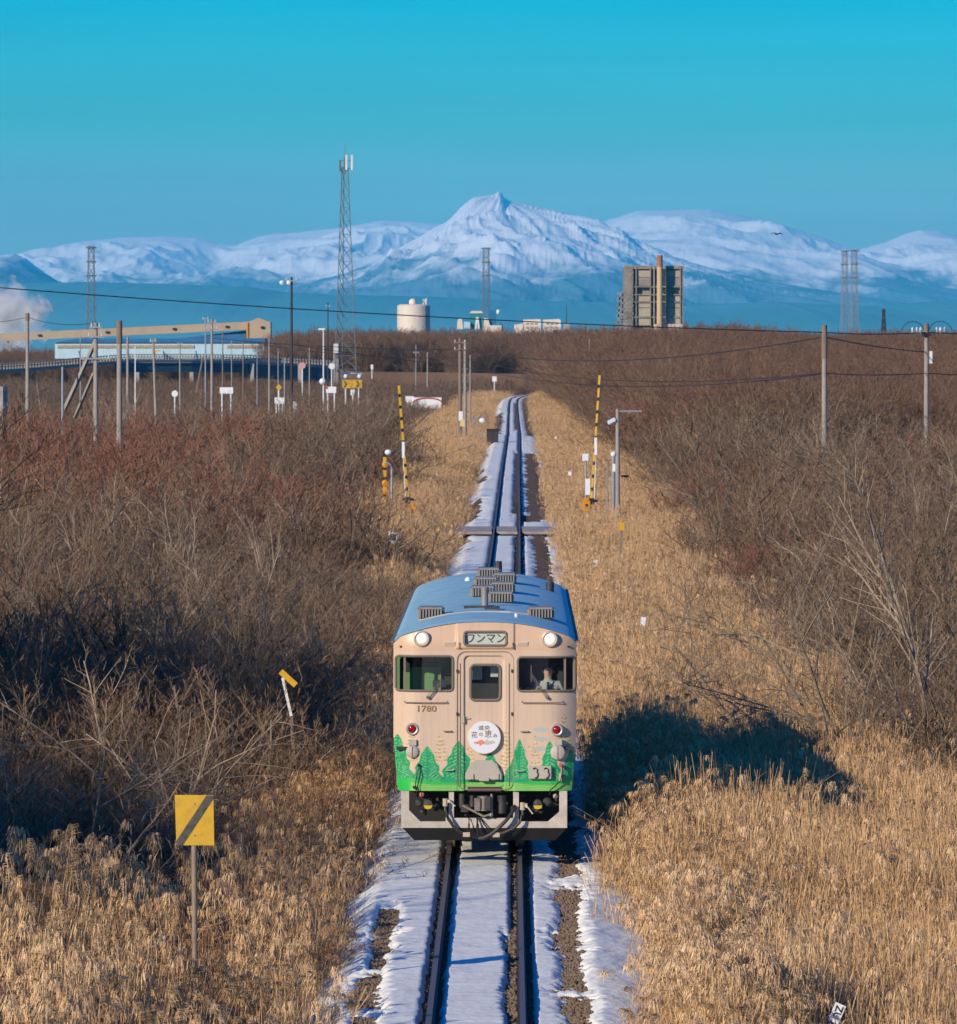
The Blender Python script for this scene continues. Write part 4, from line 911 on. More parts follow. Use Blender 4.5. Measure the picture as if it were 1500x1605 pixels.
# lever and hook at the corners
mb = MB(); mb.tube([(-1.06, -.03, 1.50), (-1.045, -.05, 1.44), (-1.075, -.05, 1.33), (-1.10, -.04, 1.18), (-1.07, -.03, 1.02)], .008, 5); mb.tube([(-1.03, -.03, 1.45), (-1.02, -.05, 1.33), (-1.06, -.04, 1.16), (-1.03, -.03, 1.02)], .007, 5); mb.sphere((-1.045, -.04, 1.49), .024, 8, 6)
mb.box((-1.12, -.03, 1.14), (.04, .03, .04)); mb.build('chain', M['geardk'], car)
mb = MB(); mb.cyl((1.205, .02, 1.49), (1.205, -.03, 1.49), .028, n=10); mb.build('red_knob', M['red'], car)
mb = MB(); mb.tube([(1.235, -.0, 1.48), (1.225, -.03, 1.36), (1.20, -.03, 1.25), (1.12, -.05, 1.16), (1.04, -.06, 1.10), (1.02, -.05, 1.02)], .009, 5); mb.build('cable', M['geardk'], car)
mb = MB(); mb.box((1.195, -.01, 1.30), (.045, .05, .13)); mb.build('clip', M['plate'], car)

# roof: one skin from the brow to the rear, with its long seam of frost
xs = np.linspace(-1.45, 1.45, 61); ysr = np.concatenate([[0], np.linspace(.06, 20.6, 90), [20.8]])
RX, RY = np.meshgrid(xs, ysr); za = np.minimum(arch(RX), 1.45 + 3.475 - .06 - np.abs(RX))
RZ = za + .035 * np.clip(RY / .5, 0, 1) * (1 - (np.abs(RX) / 1.5) ** 2) - .35 * np.clip((RY - 20.3) / .5, 0, 1) ** 2 + .004
bulge = np.clip((np.abs(RX) - 1.3) / .15, 0, 1); 
RYY = RY + f_y(RX, za) * np.clip(1 - RY / 3, 0, 1) - .02 * (RY == 0)
grid_ob('roof', RX * np.where(RY > .1, 1.012, 1.0), RYY, RZ, M['roof'], car)
# sides and rear
for sx in (-1, 1):
    mb = MB(); 
    for ya, yb, za_, zb_ in ((.215, 20.8, 1.95, 2.65), (.215, .36, 2.65, 3.20), (1.0, 20.8, 2.65, 3.20), (.25, 20.8, 3.20, 3.42)): mb.extr([(sx * 1.45, ya, za_), (sx * 1.45, ya, zb_), (sx * 1.45, yb, zb_), (sx * 1.45, yb, za_)], (-sx * .05, 0, 0))
    mb.extr([(sx * 1.45, .215, 1.95), (sx * 1.45, 20.8, 1.95), (sx * 1.38, 20.8, 1.08), (sx * 1.378, .15, 1.08)], (-sx * .05, 0, 0))
    sd = mb.build('side_wall', M['cream'], car)
    MB().box((sx * 1.47, 10.5, 3.43), (.05, 20.6, .035)).build('gutter', M['gasket'], sd)
    for k, y0 in enumerate([1.15, 1.95, 4.2, 6.0, 7.8, 9.6, 11.4, 13.2, 15.0, 16.8, 19.2]):
        w = MB().box((sx * 1.452, y0 + .45, 2.93), (.03, .95 if k else .6, .60)).build('window', M['gasket'], car)
        MB().box((sx * 1.462, y0 + .45, 2.93), (.02, .85 if k else .5, .50)).build('pane', M['cabdark'], w)
    MB().box((sx * 1.452, 3.2, 2.3), (.02, .95, 1.9)).build('passenger_door', M['line'], car)
MB().box((0, 20.78, 2.25), (2.8, .06, 2.34)).build('rear_wall', M['cream'], car)
# cab inside
MB().box((0, .98, 2.3), (2.84, .05, 2.4)).build('cab_partition', M['cabgreen'], car)
for c_, s_ in (((.82, .94, 2.98), (1.15, .04, .62)), ((-1.05, .94, 3.1), (.55, .04, .34)), ((.02, .94, 2.7), (.46, .04, .9))): MB().box(c_, s_).build('partition_window', M['cabdark'], car)
MB().box((0, 1.0, 1.75), (2.8, 1.9, .05)).build('cab_floor', M['cabdark'], car)
MB().box((0, .9, 3.36), (2.7, 1.6, .03)).build('cab_ceiling', M['cabdark'], car)
for c_, s_ in (((.90, .27, 2.39), (.62, .26, .56)), ((-.95, .45, 2.32), (.85, .3, .55))): MB().box(c_, s_).build('desk', M['cabgreen'], car, bevel=.03)
for c_, s_ in (((.62, .45, 2.82), (.05, .2, .5)), ((1.2, .5, 2.83), (.1, .1, .35)), ((-.72, .5, 2.75), (.22, .06, .12)), ((-1.33, .6, 2.9), (.05, .3, .5)), ((-.55, .8, 2.72), (.2, .2, .3))): MB().box(c_, s_).build('cab_equipment', M['cabdark'], car, bevel=.01)
for c_, s_ in (((.15, .30, 2.97), (.12, .004, .20)), ((-.13, .40, 2.93), (.17, .004, .22))): MB().box(c_, s_).build('notice', M['blind'], car)
mb = MB(); mb.box((-.95, .72, 2.82), (.50, .05, .36)); mb.build('seat_back', mat('green_vinyl', (.15, .29, .11), .6), car)

# ventilators on the roof
def vent(x, y, w, hgt, dp, z):
    v = MB().box((x, y + dp / 2 + .01, z + hgt / 2), (w, dp, hgt)).build('roof_ventilator', M['grille'], car, bevel=.03)
    MB().box((x, y - .002, z + hgt / 2), (w - .07, .02, hgt - .06)).build('opening', M['grdark'], v)
    mb = MB(); n = max(6, int(w / .055))
    for k in range(n): mb.box((x - w / 2 + .05 + (w - .1) * k / (n - 1), y - .018, z + hgt / 2), (.022, .03, hgt - .07))
    mb.build('louvre', M['grille'], v); return v
zr = lambda x: float(arch(np.array(x))) + .02
for x, d in ((.235, 101.6), (.26, 105.7), (.28, 110.0), (-.08, 103.9), (-.05, 107.9), (-.02, 112.4)):
    vent(x, d - TD, .44, .20, .75, zr(x) - .0)
vent(-.90, 3.0, .44, .20, .75, zr(-.98) + .0); vent(.90, 3.0, .44, .20, .75, zr(.98) + .0)
mb = MB().cyl((-.03, 5.4, 3.72), (-.03, 5.4, 4.05), .06, n=12); mb.cyl((-.03, 5.4, 4.05), (-.03, 5.4, 4.09), .068, n=12); mb.build('exhaust_stack', M['grille'], car, smooth=True)
mb = MB().cyl((.16, 18.5, 3.7), (.16, 18.5, 4.06), .07, n=12); mb.build('exhaust_stack', M['gear'], car, smooth=True)
mb = MB().cyl((1.12, 15.5, 3.5), (1.12, 15.5, 3.78), .075, n=12); mb.build('exhaust_stack', M['gear'], car, smooth=True)
mb = MB().tube([(-1.1, 2.9, zr(1.1) + .02), (-.6, 2.95, zr(.6) + .02), (-.2, 3.0, 3.78), (.4, 2.9, 3.78), (.7, 3.0, zr(.7) + .02)], .02, 6); mb.build('roof_conduit', M['plate'], car)
mb = MB().sphere((.50, 1.6, 3.79), .035, 10, 6); mb.cyl((.50, 1.6, 3.7), (.50, 1.6, 3.8), .025, n=8); mb.build('roof_horn', M['white'], car, smooth=True)
mb = MB().sphere((-.40, 16.5, 3.78), .06, 10, 6); mb.cyl((-.4, 16.5, 3.7), (-.4, 16.5, 3.8), .05, n=8); mb.build('roof_horn', M['white'], car, smooth=True)
mb = MB().box((-.12, 4.6, 3.79), (.5, .15, .05)).box((.10, 4.0, 3.80), (.25, .3, .06)); mb.build('roof_fitting', M['gear'], car)

# pilot frame under the cab: cream plate with three openings
def frame():
    mb = MB()
    y0, y1 = .05, .13; o = 1.325
    mb.prism([(-o, .49), (-1.20, .49), (-1.20, 1.075), (-o, 1.075)], y0, y1)
    mb.prism([(-1.2, .49), (-.62, .49), (-.62, .59), (-1.02, .59), (-1.2, .77)], y0, y1)
    mb.prism([(-.62, .49), (-.49, .49), (-.49, 1.075), (-.57, 1.075), (-.57, .65), (-.62, .65)], y0, y1)
    mb.prism([(-.49, .49), (.45, .49), (.45, .645), (-.49, .645)], y0, y1)
    mb.prism([(.45, .49), (.54, .49), (.54, 1.075), (.45, 1.075)], y0, y1)
    mb.prism([(.54, .49), (1.18, .49), (1.18, .74), (1.0, .59), (.54, .59)], y0, y1)
    mb.prism([(1.18, .49), (o - .02, .49), (o - .02, 1.075), (1.18, 1.075)], y0, y1)
    return mb
fr = frame().build('pilot_frame', M['pilot'], car)
MB().extr([(-1.30, .06, .485), (1.30, .06, .485), (1.12, .16, .285), (-1.12, .16, .285)], (0, .05, 0)).build('snow_plough', M['geardk'], car)
mb = MB().box((0, 1.6, .75), (2.5, .05, .65)).box((0, 10.4, 1.12), (2.6, 20.4, .1)); mb.build('underframe', M['geardk'], car)
mb = MB(); rr_ = random.Random(8)
for k in range(60):
    x = rr_.uniform(-1.15, 1.15); z = rr_.uniform(.62, 1.04); w = rr_.uniform(.03, .12)
    if rr_.random() < .5: mb.box((x, rr_.uniform(.3, .9), z), (w, .08, rr_.uniform(.04, .14)))
    else: mb.cyl((x, rr_.uniform(.3, .8), z), (x + rr_.uniform(-.2, .2), rr_.uniform(.3, .8), z + rr_.uniform(-.06, .06)), w * .22, n=6)
tag(mb.build('brake_gear', M['gear'], car), kind='stuff')
for sx, x in ((-1, -.90), (1, .84)):
    mb = MB()
    for dx, dz, r_ in ((-.15, .0, .065), (0, .02, .07), (-.10, -.13, .04), (.15, .06, .03)): mb.lathe([(r_, .1), (r_, -.02), (r_ * .6, -.05), (0, -.052)], (x - sx * dx * 1.0 if sx < 0 else x + .15 + dx, .2, .87 + dz), n=14)
    v = mb.build('air_valve', M['gear'], car, smooth=True)
    xx = x if sx < 0 else x
    MB().lathe([(.07, .02), (.07, -.05), (.0, -.06)], (xx, .12, .86), n=16).build('valve_body', M['gear'], v, smooth=True)
    MB().prism([(xx - .07, .845), (xx + .07, .845), (xx + .05, .80), (xx, .785), (xx - .05, .80)], .03, .09).build('yellow_cap', M['ycap'], v)
mb = MB(); mb.sphere((-1.0, .1, 1.02), .045, 10, 6); mb.build('marker_lamp', M['markpink'], car, smooth=True)
mb = MB(); mb.sphere((1.12, .1, .99), .04, 10, 6); mb.build('marker_lamp', M['plate'], car, smooth=True)
# coupler
cp = MB().box((-.02, .15, .88), (.26, .5, .22)).build('coupler', M['gear'], car, bevel=.02)
mb = MB(); mb.cyl((-.02, -.02, .77), (-.02, -.02, 1.0), .085, n=12); mb.box((-.12, -.03, .87), (.09, .16, .2)); mb.build('knuckle', M['gearlt'], cp, smooth=False)
mb = MB(); mb.cyl((.11, .02, .70), (.11, .02, 1.03), .022, n=8); mb.sphere((.10, -.02, .70), .035, 8, 6); mb.bar((-.35, .0, .85), (-.02, -.03, .68), .03); mb.bar((-.02, -.03, .68), (.12, -.03, .72), .03); mb.build('uncoupling_rod', M['gearlt'], cp)
mb = MB(); mb.cyl((.27, .1, .72), (.27, .1, 1.0), .07, n=12); mb.cyl((-.36, .1, .80), (-.36, .1, 1.03), .05, n=10); mb.box((-.32, .08, .80), (.12, .06, .12)); mb.cyl((-.20, .1, .82), (-.20, .1, 1.0), .04, n=10); mb.build('air_cylinder', M['gear'], car, smooth=True)
MB().box((-.005, .03, 1.10), (.53, .06, .05)).build('coupler_plate', mat('rust_brown_plate', (.10, .06, .055), .7), car)
# hoses
def hose(pts, head, hook):
    hs = MB().tube(pts, .026, 8).build('air_hose', M['rubber'], car, smooth=True)
    x, y, z = pts[0]; MB().cyl((x, y, z - .02), (x, y, z + .10), .042, n=10).box((x + .02, y, z + .06), (.11, .05, .05)).build('fitting', M['cock'], hs)
    x1, z1 = hook; mb = MB(); mb.bar((x, y, z + .07), ((x + x1) / 2, y - .02, (z + .07 + z1) / 2 + .03), .028); mb.bar(((x + x1) / 2, y - .02, (z + .07 + z1) / 2 + .03), (x1, y - .02, z1), .022); mb.build('cock_handle', M['cock'], hs)
    x, y, z = pts[-1]; MB().box((x, y - .01, z), (.11, .05, .07)).build('hose_end', M['cock'], hs)
hose([(-.625, -.02, .86), (-.62, -.05, .76), (-.58, -.07, .65), (-.50, -.08, .53), (-.40, -.08, .44), (-.29, -.07, .395)], None, (-.47, .84))
hose([(.60, -.02, .80), (.60, -.06, .70), (.55, -.08, .59), (.45, -.08, .49), (.30, -.08, .42), (.18, -.07, .39)], None, (.76, .72))
mb = MB().tube([(.46, -.02, .80), (.42, -.06, .72), (.34, -.09, .62), (.22, -.10, .50), (.10, -.10, .40), (-.02, -.09, .34), (-.10, -.08, .33)], .03, 8); mb.cyl((.44, .02, .80), (.48, -.03, .82), .045, n=10); mb.build('air_hose', M['rubber'], car, smooth=True)
mb = MB().tube([(-.29, -.07, .395), (-.2, -.08, .35), (-.1, -.09, .33)], .014, 6); mb.tube([(-.25, .02, .65), (-.25, -.04, .55), (-.25, -.04, .42)], .014, 6); mb.tube([(-.12, .02, .66), (-.115, -.05, .54), (-.11, -.05, .36)], .022, 6); mb.tube([(-.08, .02, .66), (.0, -.03, .54), (.06, -.03, .47)], .012, 6); mb.build('chain', M['geardk'], car)
# bogies
for by in (3.3, 17.3):
    bg = MB().box((-1.0, by, .52), (.12, 2.9, .22)).box((1.0, by, .52), (.12, 2.9, .22)).box((0, by, .55), (2.0, .5, .2)).build('bogie', M['geardk'], car)
    for dy in (-1.05, 1.05):
        MB().cyl((-.75, by + dy, .43), (.75, by + dy, .43), .07, n=10).build('axle', M['gear'], bg)
        for sx in (-1, 1): MB().lathe([(.30, -.065), (.43, -.06), (.43, .05), (.46, .06), (.46, .075), (.3, .07)], (0, 0, 0), n=28).build('wheel', M['gearlt'], bg, smooth=True)
for o in list(bpy.data.objects):
    if o.name.startswith('wheel'): 
        k = int((o.name.split('.') + ['0'])[1]); by = (3.3, 17.3)[k // 4]; dy = (-1.05, 1.05)[(k % 4) // 2]; sx = (-1, 1)[k % 2]
        o.rotation_euler = (0, 0, R(-90) if sx < 0 else R(90)); o.location = (sx * .5675, by + dy, .46)
mb = MB()
for x, y, w, l, z, hh in ((.9, 7.5, .7, 2.6, .75, .6), (-.9, 8.0, .7, 3.2, .75, .6), (.8, 12.2, .8, 3, .72, .6), (-.85, 12.8, .7, 2.2, .75, .5)): mb.box((x, y, z), (w, l, hh))
mb.build('engine_casing', M['geardk'], car, bevel=.03)

# ------------------------------------------------------------------ the driver
def driver():
    bm = bmesh.new(); V = {}; 
    J = dict(pel=(0, 0, 0), wst=(0, 0, .16), chs=(0, -.01, .38), nbs=(0, 0, .50), nck=(0, -.01, .56), hd=(0, -.02, .66), top=(0, -.01, .75),
             ls=(-.17, 0, .46), le=(-.24, -.06, .26), lw=(-.17, -.20, .38), lh=(-.15, -.26, .42), rs=(.17, 0, .46), re=(.24, -.06, .26), rw=(.17, -.20, .38), rh=(.15, -.26, .42),
             lk=(-.12, -.25, .0), la=(-.12, -.24, -.40), lf=(-.12, -.36, -.44), rk=(.12, -.25, .0), ra=(.12, -.24, -.40), rf=(.12, -.36, -.44), hl=(-.09, -.03, -.01), hr=(.09, -.03, -.01))
    rad = dict(pel=.13, wst=.13, chs=.15, nbs=.08, nck=.055, hd=.085, top=.06, ls=.065, le=.045, lw=.03, lh=.035, rs=.065, re=.045, rw=.03, rh=.035, lk=.065, la=.045, lf=.04, rk=.065, ra=.045, rf=.04, hl=.09, hr=.09)
    E = [('pel', 'wst'), ('wst', 'chs'), ('chs', 'nbs'), ('nbs', 'nck'), ('nck', 'hd'), ('hd', 'top'), ('chs', 'ls'), ('ls', 'le'), ('le', 'lw'), ('lw', 'lh'), ('chs', 'rs'), ('rs', 're'), ('re', 'rw'), ('rw', 'rh'), ('pel', 'hl'), ('hl', 'lk'), ('lk', 'la'), ('la', 'lf'), ('pel', 'hr'), ('hr', 'rk'), ('rk', 'ra'), ('ra', 'rf')]
    for s_, x0 in (('l', -.15), ('r', .15)):
        for f in range(4): J[s_ + 'f%d' % f] = (x0 + (f - 1.5) * .021, -.33 - (.012 if f in (1, 2) else 0), .43); J[s_ + 'g%d' % f] = (x0 + (f - 1.5) * .022, -.362 - (.01 if f in (1, 2) else 0), .405); rad[s_ + 'f%d' % f] = .009; rad[s_ + 'g%d' % f] = .008; E += [(s_ + 'h', s_ + 'f%d' % f), (s_ + 'f%d' % f, s_ + 'g%d' % f)]
        t = s_ + 't'; sx = 1 if s_ == 'l' else -1; J[t] = (x0 + sx * .055, -.285, .41); rad[t] = .010; E.append((s_ + 'h', t))
    names = list(J); me = bpy.data.meshes.new('driver_body'); me.from_pydata([J[k] for k in names], [(names.index(a), names.index(b)) for a, b in E], [])
    o = bpy.data.objects.new('tmp', me); COL.objects.link(o); md = o.modifiers.new('s', 'SKIN')
    for k, v in zip(names, me.skin_vertices[0].data): v.radius = (rad[k], rad[k] * (.8 if k in ('chs', 'wst') else 1)); v.use_root = k == 'pel'
    sb_ = o.modifiers.new('u', 'SUBSURF'); sb_.levels = 2; bpy.context.view_layer.update()
    m2 = bpy.data.meshes.new_from_object(o.evaluated_get(bpy.context.evaluated_depsgraph_get())); bpy.data.objects.remove(o)
    m2.materials.clear(); [m2.materials.append(M[k]) for k in ('shirt', 'skin', 'navy')]
    for p in m2.polygons:
        c = p.center; p.use_smooth = True
        p.material_index = 1 if (c.z > .545 or c.y < -.215 and c.z > .3) else (2 if c.z < .10 else 0)
    return m2
dr = empty('person', (float(tx(TD)) + 1.02, TD + .46, 2.29), 0, 'driver in a pale shirt and dark cap seated behind the right hand cab window', 'person')
link(bpy.data.objects.new('body', driver()), dr)
mb = MB().lathe([(.098, .70), (.105, .73), (.115, .765), (.11, .785), (.0, .80)], (0, -.015, 0), axis='Z', n=16); mb.extr([(-.07, -.09, .715), (.07, -.09, .715), (.05, -.165, .70), (-.05, -.165, .70)], (0, 0, .012)); mb.build('cap', M['navy'], dr, smooth=True)
mb = MB().sphere((0, -.11, .655), .015, 8, 6, (.8, 1.2, 1.3)); mb.sphere((-.09, -.01, .66), .02, 8, 6, (.5, .8, 1.3)); mb.sphere((.09, -.01, .66), .02, 8, 6, (.5, .8, 1.3)); mb.build('nose_and_ears', M['skin'], dr, smooth=True)
mb = MB().sphere((-.032, -.098, .678), .011, 8, 6, (1.3, .6, .6)); mb.sphere((.032, -.098, .678), .011, 8, 6, (1.3, .6, .6)); mb.build('eye', M['black'], dr)
MB().box((0, -.104, .615), (.045, .012, .010)).build('mouth', M['red'], dr)
MB().prism([(-.02, .50), (.02, .50), (.03, .30), (0, .26), (-.03, .30)], -.155, -.14).build('tie', M['navy'], dr)
# ------------------------------------------------------------------ railway signs and crossings
def gz(x, y): return float(ground_z(np.array([x]), np.array([y]))[0])
# yellow square sign with a black diagonal band
d = 76.0; x = PX(306, d)
sg = empty('railway_sign', (x, d, -1.1), R(-4), 'large square yellow sign with a black diagonal band on a slim post among the reeds', 'sign')
MB().cyl((0, .03, -.1), (-.02, .03, 3.15), .036, n=10).build('post', mat('sign_post', (.33, .24, .16), .7, var=.3, scale=5), sg, smooth=True)
z0, z1 = PZ(1325, d) + 1.1, PZ(1246, d) + 1.1
pl = MB().prism([(-.26, z1), (.235, z1), (.245, z0), (-.24, z0)], -.012, .0).build('sign_plate', M['yellow'], sg, bevel=.003)
MB().prism([(.145, z1 - .004), (.23, z1 - .004), (.232, z1 - .05), (-.155, z0 + .004), (-.237, z0 + .004), (-.24, z0 + .055)], -.0165, -.0125).build('diagonal_band', M['dirtyblack'], pl)
mb = MB()
for k in (.1, .5): mb.cyl((-.01, -.014, z0 + k + .03), (-.01, -.024, z0 + k + .03), .012, n=8)
mb.build('bolt', M['galv'], pl)
# tilted yellow marker
d = 110.0; a, b = PT(440, 1052, d), PT(464, 1074, d); base = PT(457, 1135, d)
sg = empty('track_marker', base - Vector((0, 0, .9)), 0, 'narrow tilted yellow marker board on a leaning white post in the left thicket', 'marker')
o = sg.location
MB().bar(PT(456.5, 1122, d) - o, PT(443, 1062, d) - o, .09, .05).build('post', M['white'], sg); MB().bar(Vector((.07, 0, -.15)), PT(456.5, 1122, d) - o, .06, .05).build('stake', M['wood_pole'], sg)
MB().bar(a - o + Vector((0, -.05, 0)), b - o + Vector((0, -.05, 0)), .02, .11, up=(0, 0, 1)).build('marker_board', M['yellow'], sg, bevel=.004)
# white framed square sign
d = 225.0; c = PT(616, 842, d)
sg = empty('square_sign', (PX(624, d), d, -1.1), 0, 'small white framed square sign with dark centre on a leaning post left of track', 'sign')
o = sg.location; r_ = Matrix.Rotation(R(10), 3, 'Y')
MB().bar((0, 0, 0), c - o + Vector((0, .04, 0)), .07).build('post', M['white'], sg)
f = MB()
for dx, dz, w, h_ in ((0, .155, .40, .09), (0, -.155, .40, .09), (-.155, 0, .09, .22), (.155, 0, .09, .22)): f.box(Vector(c - o) + r_ @ Vector((dx, 0, dz)), (w, .03, h_), r_)
f.build('frame', M['whitehot'], sg); MB().box(c - o, (.23, .02, .23), r_).build('centre', M['dirtyblack'], sg)
# number plate at bottom right
d = 66.0; c = PT(1312, 1588, d)
np_ = empty('number_plate', c, 0, 'tilted white plate with a hand painted black number low in the right hand reeds', 'plate')
r_ = Matrix.Rotation(R(24), 3, 'Y')
MB().box((0, 0, 0), (.125, .012, .215), r_).build('plate', M['whitehot'], np_, bevel=.002)
n1 = text_ob('ZU', .115, r_ @ Vector((0, -.009, .01)), 'black', np_, bold=.002); n1.rotation_euler = (R(90), R(110), 0)
MB().bar(r_ @ Vector((0, .03, -1.9)), r_ @ Vector((0, .03, .1)), .04).build('post', M['wood_pole'], np_)
# small white stakes in the right reeds
def stake(px, py, d, w, h_, lab, lean=0, m='whitehot', top=True):
    c = PT(px, py, d); b = min(c.z, 0) - 1.2
    s = empty('kilometre_stake', (c.x, d, -1.15), 0, lab, 'stake')
    MB().bar((-lean, 0, 0), (0, 0, c.z + 1.15), w * .3).build('post', M['wood_pole'], s)
    MB().box((0, -.04, c.z + 1.15), (w, .04, h_), Matrix.Rotation(R(8), 3, 'Y')).build('plate', M[m], s, bevel=.004); return s
stake(1008, 974, 150, .13, .22, 'small white stake with a worn black figure in the reeds right of the railcar roof')
stake(893, 742, 330, .17, .22, 'tiny white board beside the track right of the level crossing')
stake(871, 686, 470, .16, .18, 'tiny white dot like board above the far reeds right of the track')
stake(851, 632, 900, .3, .7, 'white marker board right of the track at the distant bend')
stake(872, 637, 880, .5, .6, 'cream pair of boards right of the bend beside the white marker')
s = stake(933, 884, 205, .16, .3, 'low white scrap of board lying crooked in the reeds below the yellow marker')

# road crossing at 267 m
CY = 269.0
cr = empty('level_crossing', (float(tx(CY)), CY, 0), 0, 'weathered concrete level crossing deck where a lane cuts across the snowy track', 'level crossing')
M['deck'] = mat('worn_deck', (.27, .22, .17), .9, col2=(.40, .37, .34), scale=1.4, bump=.5, bscale=8)
cw = [(-2.3, -.66), (-.48, .48), (.66, 2.05)]
for k, (a_, b_) in enumerate(cw):
    for j in range(4): MB().box(((a_ + b_) / 2, -3.0 + 2.0 * j, -.09), (b_ - a_ - .02, 1.96, .12)).build('deck_panel', M['deck'], cr, bevel=.02)
lane = mat('lane_dirt', (.17, .115, .075), .95, col2=(.27, .22, .18), scale=1.2, bump=.6, bscale=6)
for sx in (-1, 1):
    xs = np.linspace(2.1, 30, 40) * sx; ys = np.linspace(-2.6, 2.6, 9); XX, YY = np.meshgrid(xs, ys)
    tag(grid_ob('lane', XX + float(tx(CY)), YY + CY, -.06 - np.clip((np.abs(XX) - 2.1) / 6, 0, 1) * 1.02 + .04 * (fbm(XX, YY, 4, 2) - .5), lane), kind='structure')

def stripes(mb, a, b, w, n, m0=0, m1=1, bl=1.0):
    a, b = Vector(a), Vector(b)
    u = [0]
    for k in range(n): u.append(u[-1] + (1.0 if k % 2 == 0 else bl))
    for k in range(n): mb.mi = m0 if k % 2 == 0 else m1; mb.bar(a.lerp(b, u[k] / u[-1]), a.lerp(b, u[k + 1] / u[-1]), w)
def barrier(pxb, pyb, pxt, pyt, d, box_px, box_py, lab):
    base = PT(pxb, pyb, d); top = PT(pxt, pyt, d + 3); e = empty('level_crossing_barrier', (base.x, d, -.75), 0, lab, 'crossing barrier'); o = e.location
    mb = MB(); stripes(mb, base - o, top - o, .105, 19, bl=.38); mb.build('boom', [M['yellow'], M['black']], e)
    L_ = (top - base).normalized(); side = Vector((.13 if pxb > 800 else -.10, -.03, 0))
    mb = MB().bar(base - o + side, base.lerp(top, .42) - o + side * .4, .035); mb.bar(base.lerp(top, .36) - o + side * .5, base.lerp(top, .5) - o, .12); mb.build('stay', M['white'], e)
    c = PT(box_px, box_py, d); mb = MB().box((c.x - o.x, 0, c.z - o.z), (.42, .5, .50)); mb.box((c.x - o.x, -.02, c.z - o.z + .3), (.30, .4, .16)); mb.build('motor_box', M['orange'], e, bevel=.04)
    MB().box((base.x - o.x, 0, base.z - o.z - .02), (.26, .28, .30)).cyl((base.x - o.x - .25, 0, base.z - o.z), (base.x - o.x + .3, 0, base.z - o.z), .06, n=8).build('pivot', M['black'], e, bevel=.02)
    MB().box((c.x - o.x, 0, (c.z - o.z - .2) / 2), (.2, .25, max(.1, c.z - o.z - .2))).build('pedestal', M['conc'], e)
    MB().box((c.x - o.x, -.26, c.z - o.z), (.12, .02, .2)).build('cover', M['black'], e); return e
barrier(639, 783, 625, 605, 276, 646, 801, 'raised yellow and black crossing barrier left of the track')
barrier(927, 785, 940, 589, 285, 919, 793, 'raised yellow and black crossing barrier right of the track')
# warning post with lamps on the left
d = 280; e = empty('crossing_signal', (PX(603, d), d, -.8), 0, 'black and yellow striped crossing signal post with a white lamp on top', 'crossing signal')
mb = MB(); stripes(mb, (0, 0, .1), (0, 0, PZ(706, d) + .8), .16, 13, 1, 0); mb.build('post', [M['yellow'], M['black']], e)
MB().sphere((.16, -.05, PZ(709, d) + .8), .17, 12, 8, (1, .8, .8)).build('lamp', M['whitehot'], e, smooth=True)
mb = MB()
for py in (728, 757, 770, 786): mb.lathe([(.15, .05), (.15, -.08), (.1, -.1), (0, -.1)], (.02, -.08, PZ(py, d) + .8), n=14)
mb.build('warning_disc', M['orange'], e, smooth=True)
MB().box((0, -.05, .35), (.42, .06, .30)).build('plate', M['white'], e)
d = 276; e = empty('bent_pipe_post', (PX(614, d), d, -.8), 0, 'grey pipe post with its top bent over beside the striped signal post', 'post')
zt = PZ(726, d) + .8; MB().tube([(0, 0, 0), (0, 0, zt - .25), (-.05, 0, zt - .08), (-.18, 0, zt), (-.3, 0, zt)], .055, 8).build('pipe', M['galv'], e, smooth=True)
# right-hand crossing equipment
d = 290; e = empty('equipment_post', (PX(918, d), d, -.8), 0, 'post with a white box above a narrow white board at the right barrier', 'post')
MB().cyl((0, 0, 0), (0, 0, PZ(716, d) + .8), .05, n=8).build('post', M['galv'], e)
MB().box((0, -.06, PZ(717, d) + .8), (.32, .2, .36)).build('lamp_box', M['white'], e, bevel=.03)
MB().box((.1, -.08, PZ(763, d) + .8), (.22, .03, .78)).build('board', M['whitehot'], e)
d = 283; e = empty('camera_pole', (PX(968, d), d, -.9), 0, 'pale concrete pole with a crossarm and a tilted floodlight right of the crossing', 'pole')
zt = PZ(641, d) + .9; MB().cyl((0, 0, 0), (.0, 0, zt), .13, .085, 12).build('pole', M['conc_pole'], e, smooth=True)
MB().bar((-.05, 0, zt - .1), (1.15, 0, zt - .1), .06).build('crossarm', M['galv'], e)
MB().box((-.28, -.08, PZ(660, d) + .9), (.42, .25, .20), Matrix.Rotation(R(-28), 3, 'Y')).build('floodlight', M['lampglass'], e, bevel=.03)
MB().bar((-.3, -.05, PZ(665, d) + .9), (0, 0, PZ(655, d) + .9), .04).build('bracket', M['galv'], e)
d = 281; e = empty('white_topped_post', (PX(961.5, d), d, -.9), 0, 'short grey post with a white cap in front of the concrete pole', 'post')
MB().cyl((0, 0, 0), (0, 0, PZ(714, d) + .9), .09, n=10).cyl((-.28, 0, 0), (-.28, 0, PZ(725, d) + .9), .03, n=6).build('post', M['galv'], e)
MB().box((.02, -.05, PZ(733, d) + .9), (.13, .1, .36)).build('plate', M['whitehot'], e); MB().sphere((0, 0, PZ(712, d) + .9), .14, 10, 6).build('cap', M['whitehot'], e, smooth=True)
d = 215; e = empty('leaning_marker_post', (PX(970, d), d, -1.1), 0, 'leaning dark wooden post with a yellow plate in the right hand reeds', 'post')
MB().bar((0, 0, .1), (PX(975, d) - PX(970, d), 0, PZ(818, d) + 1.1), .10).build('post', M['wood_pole'], e)
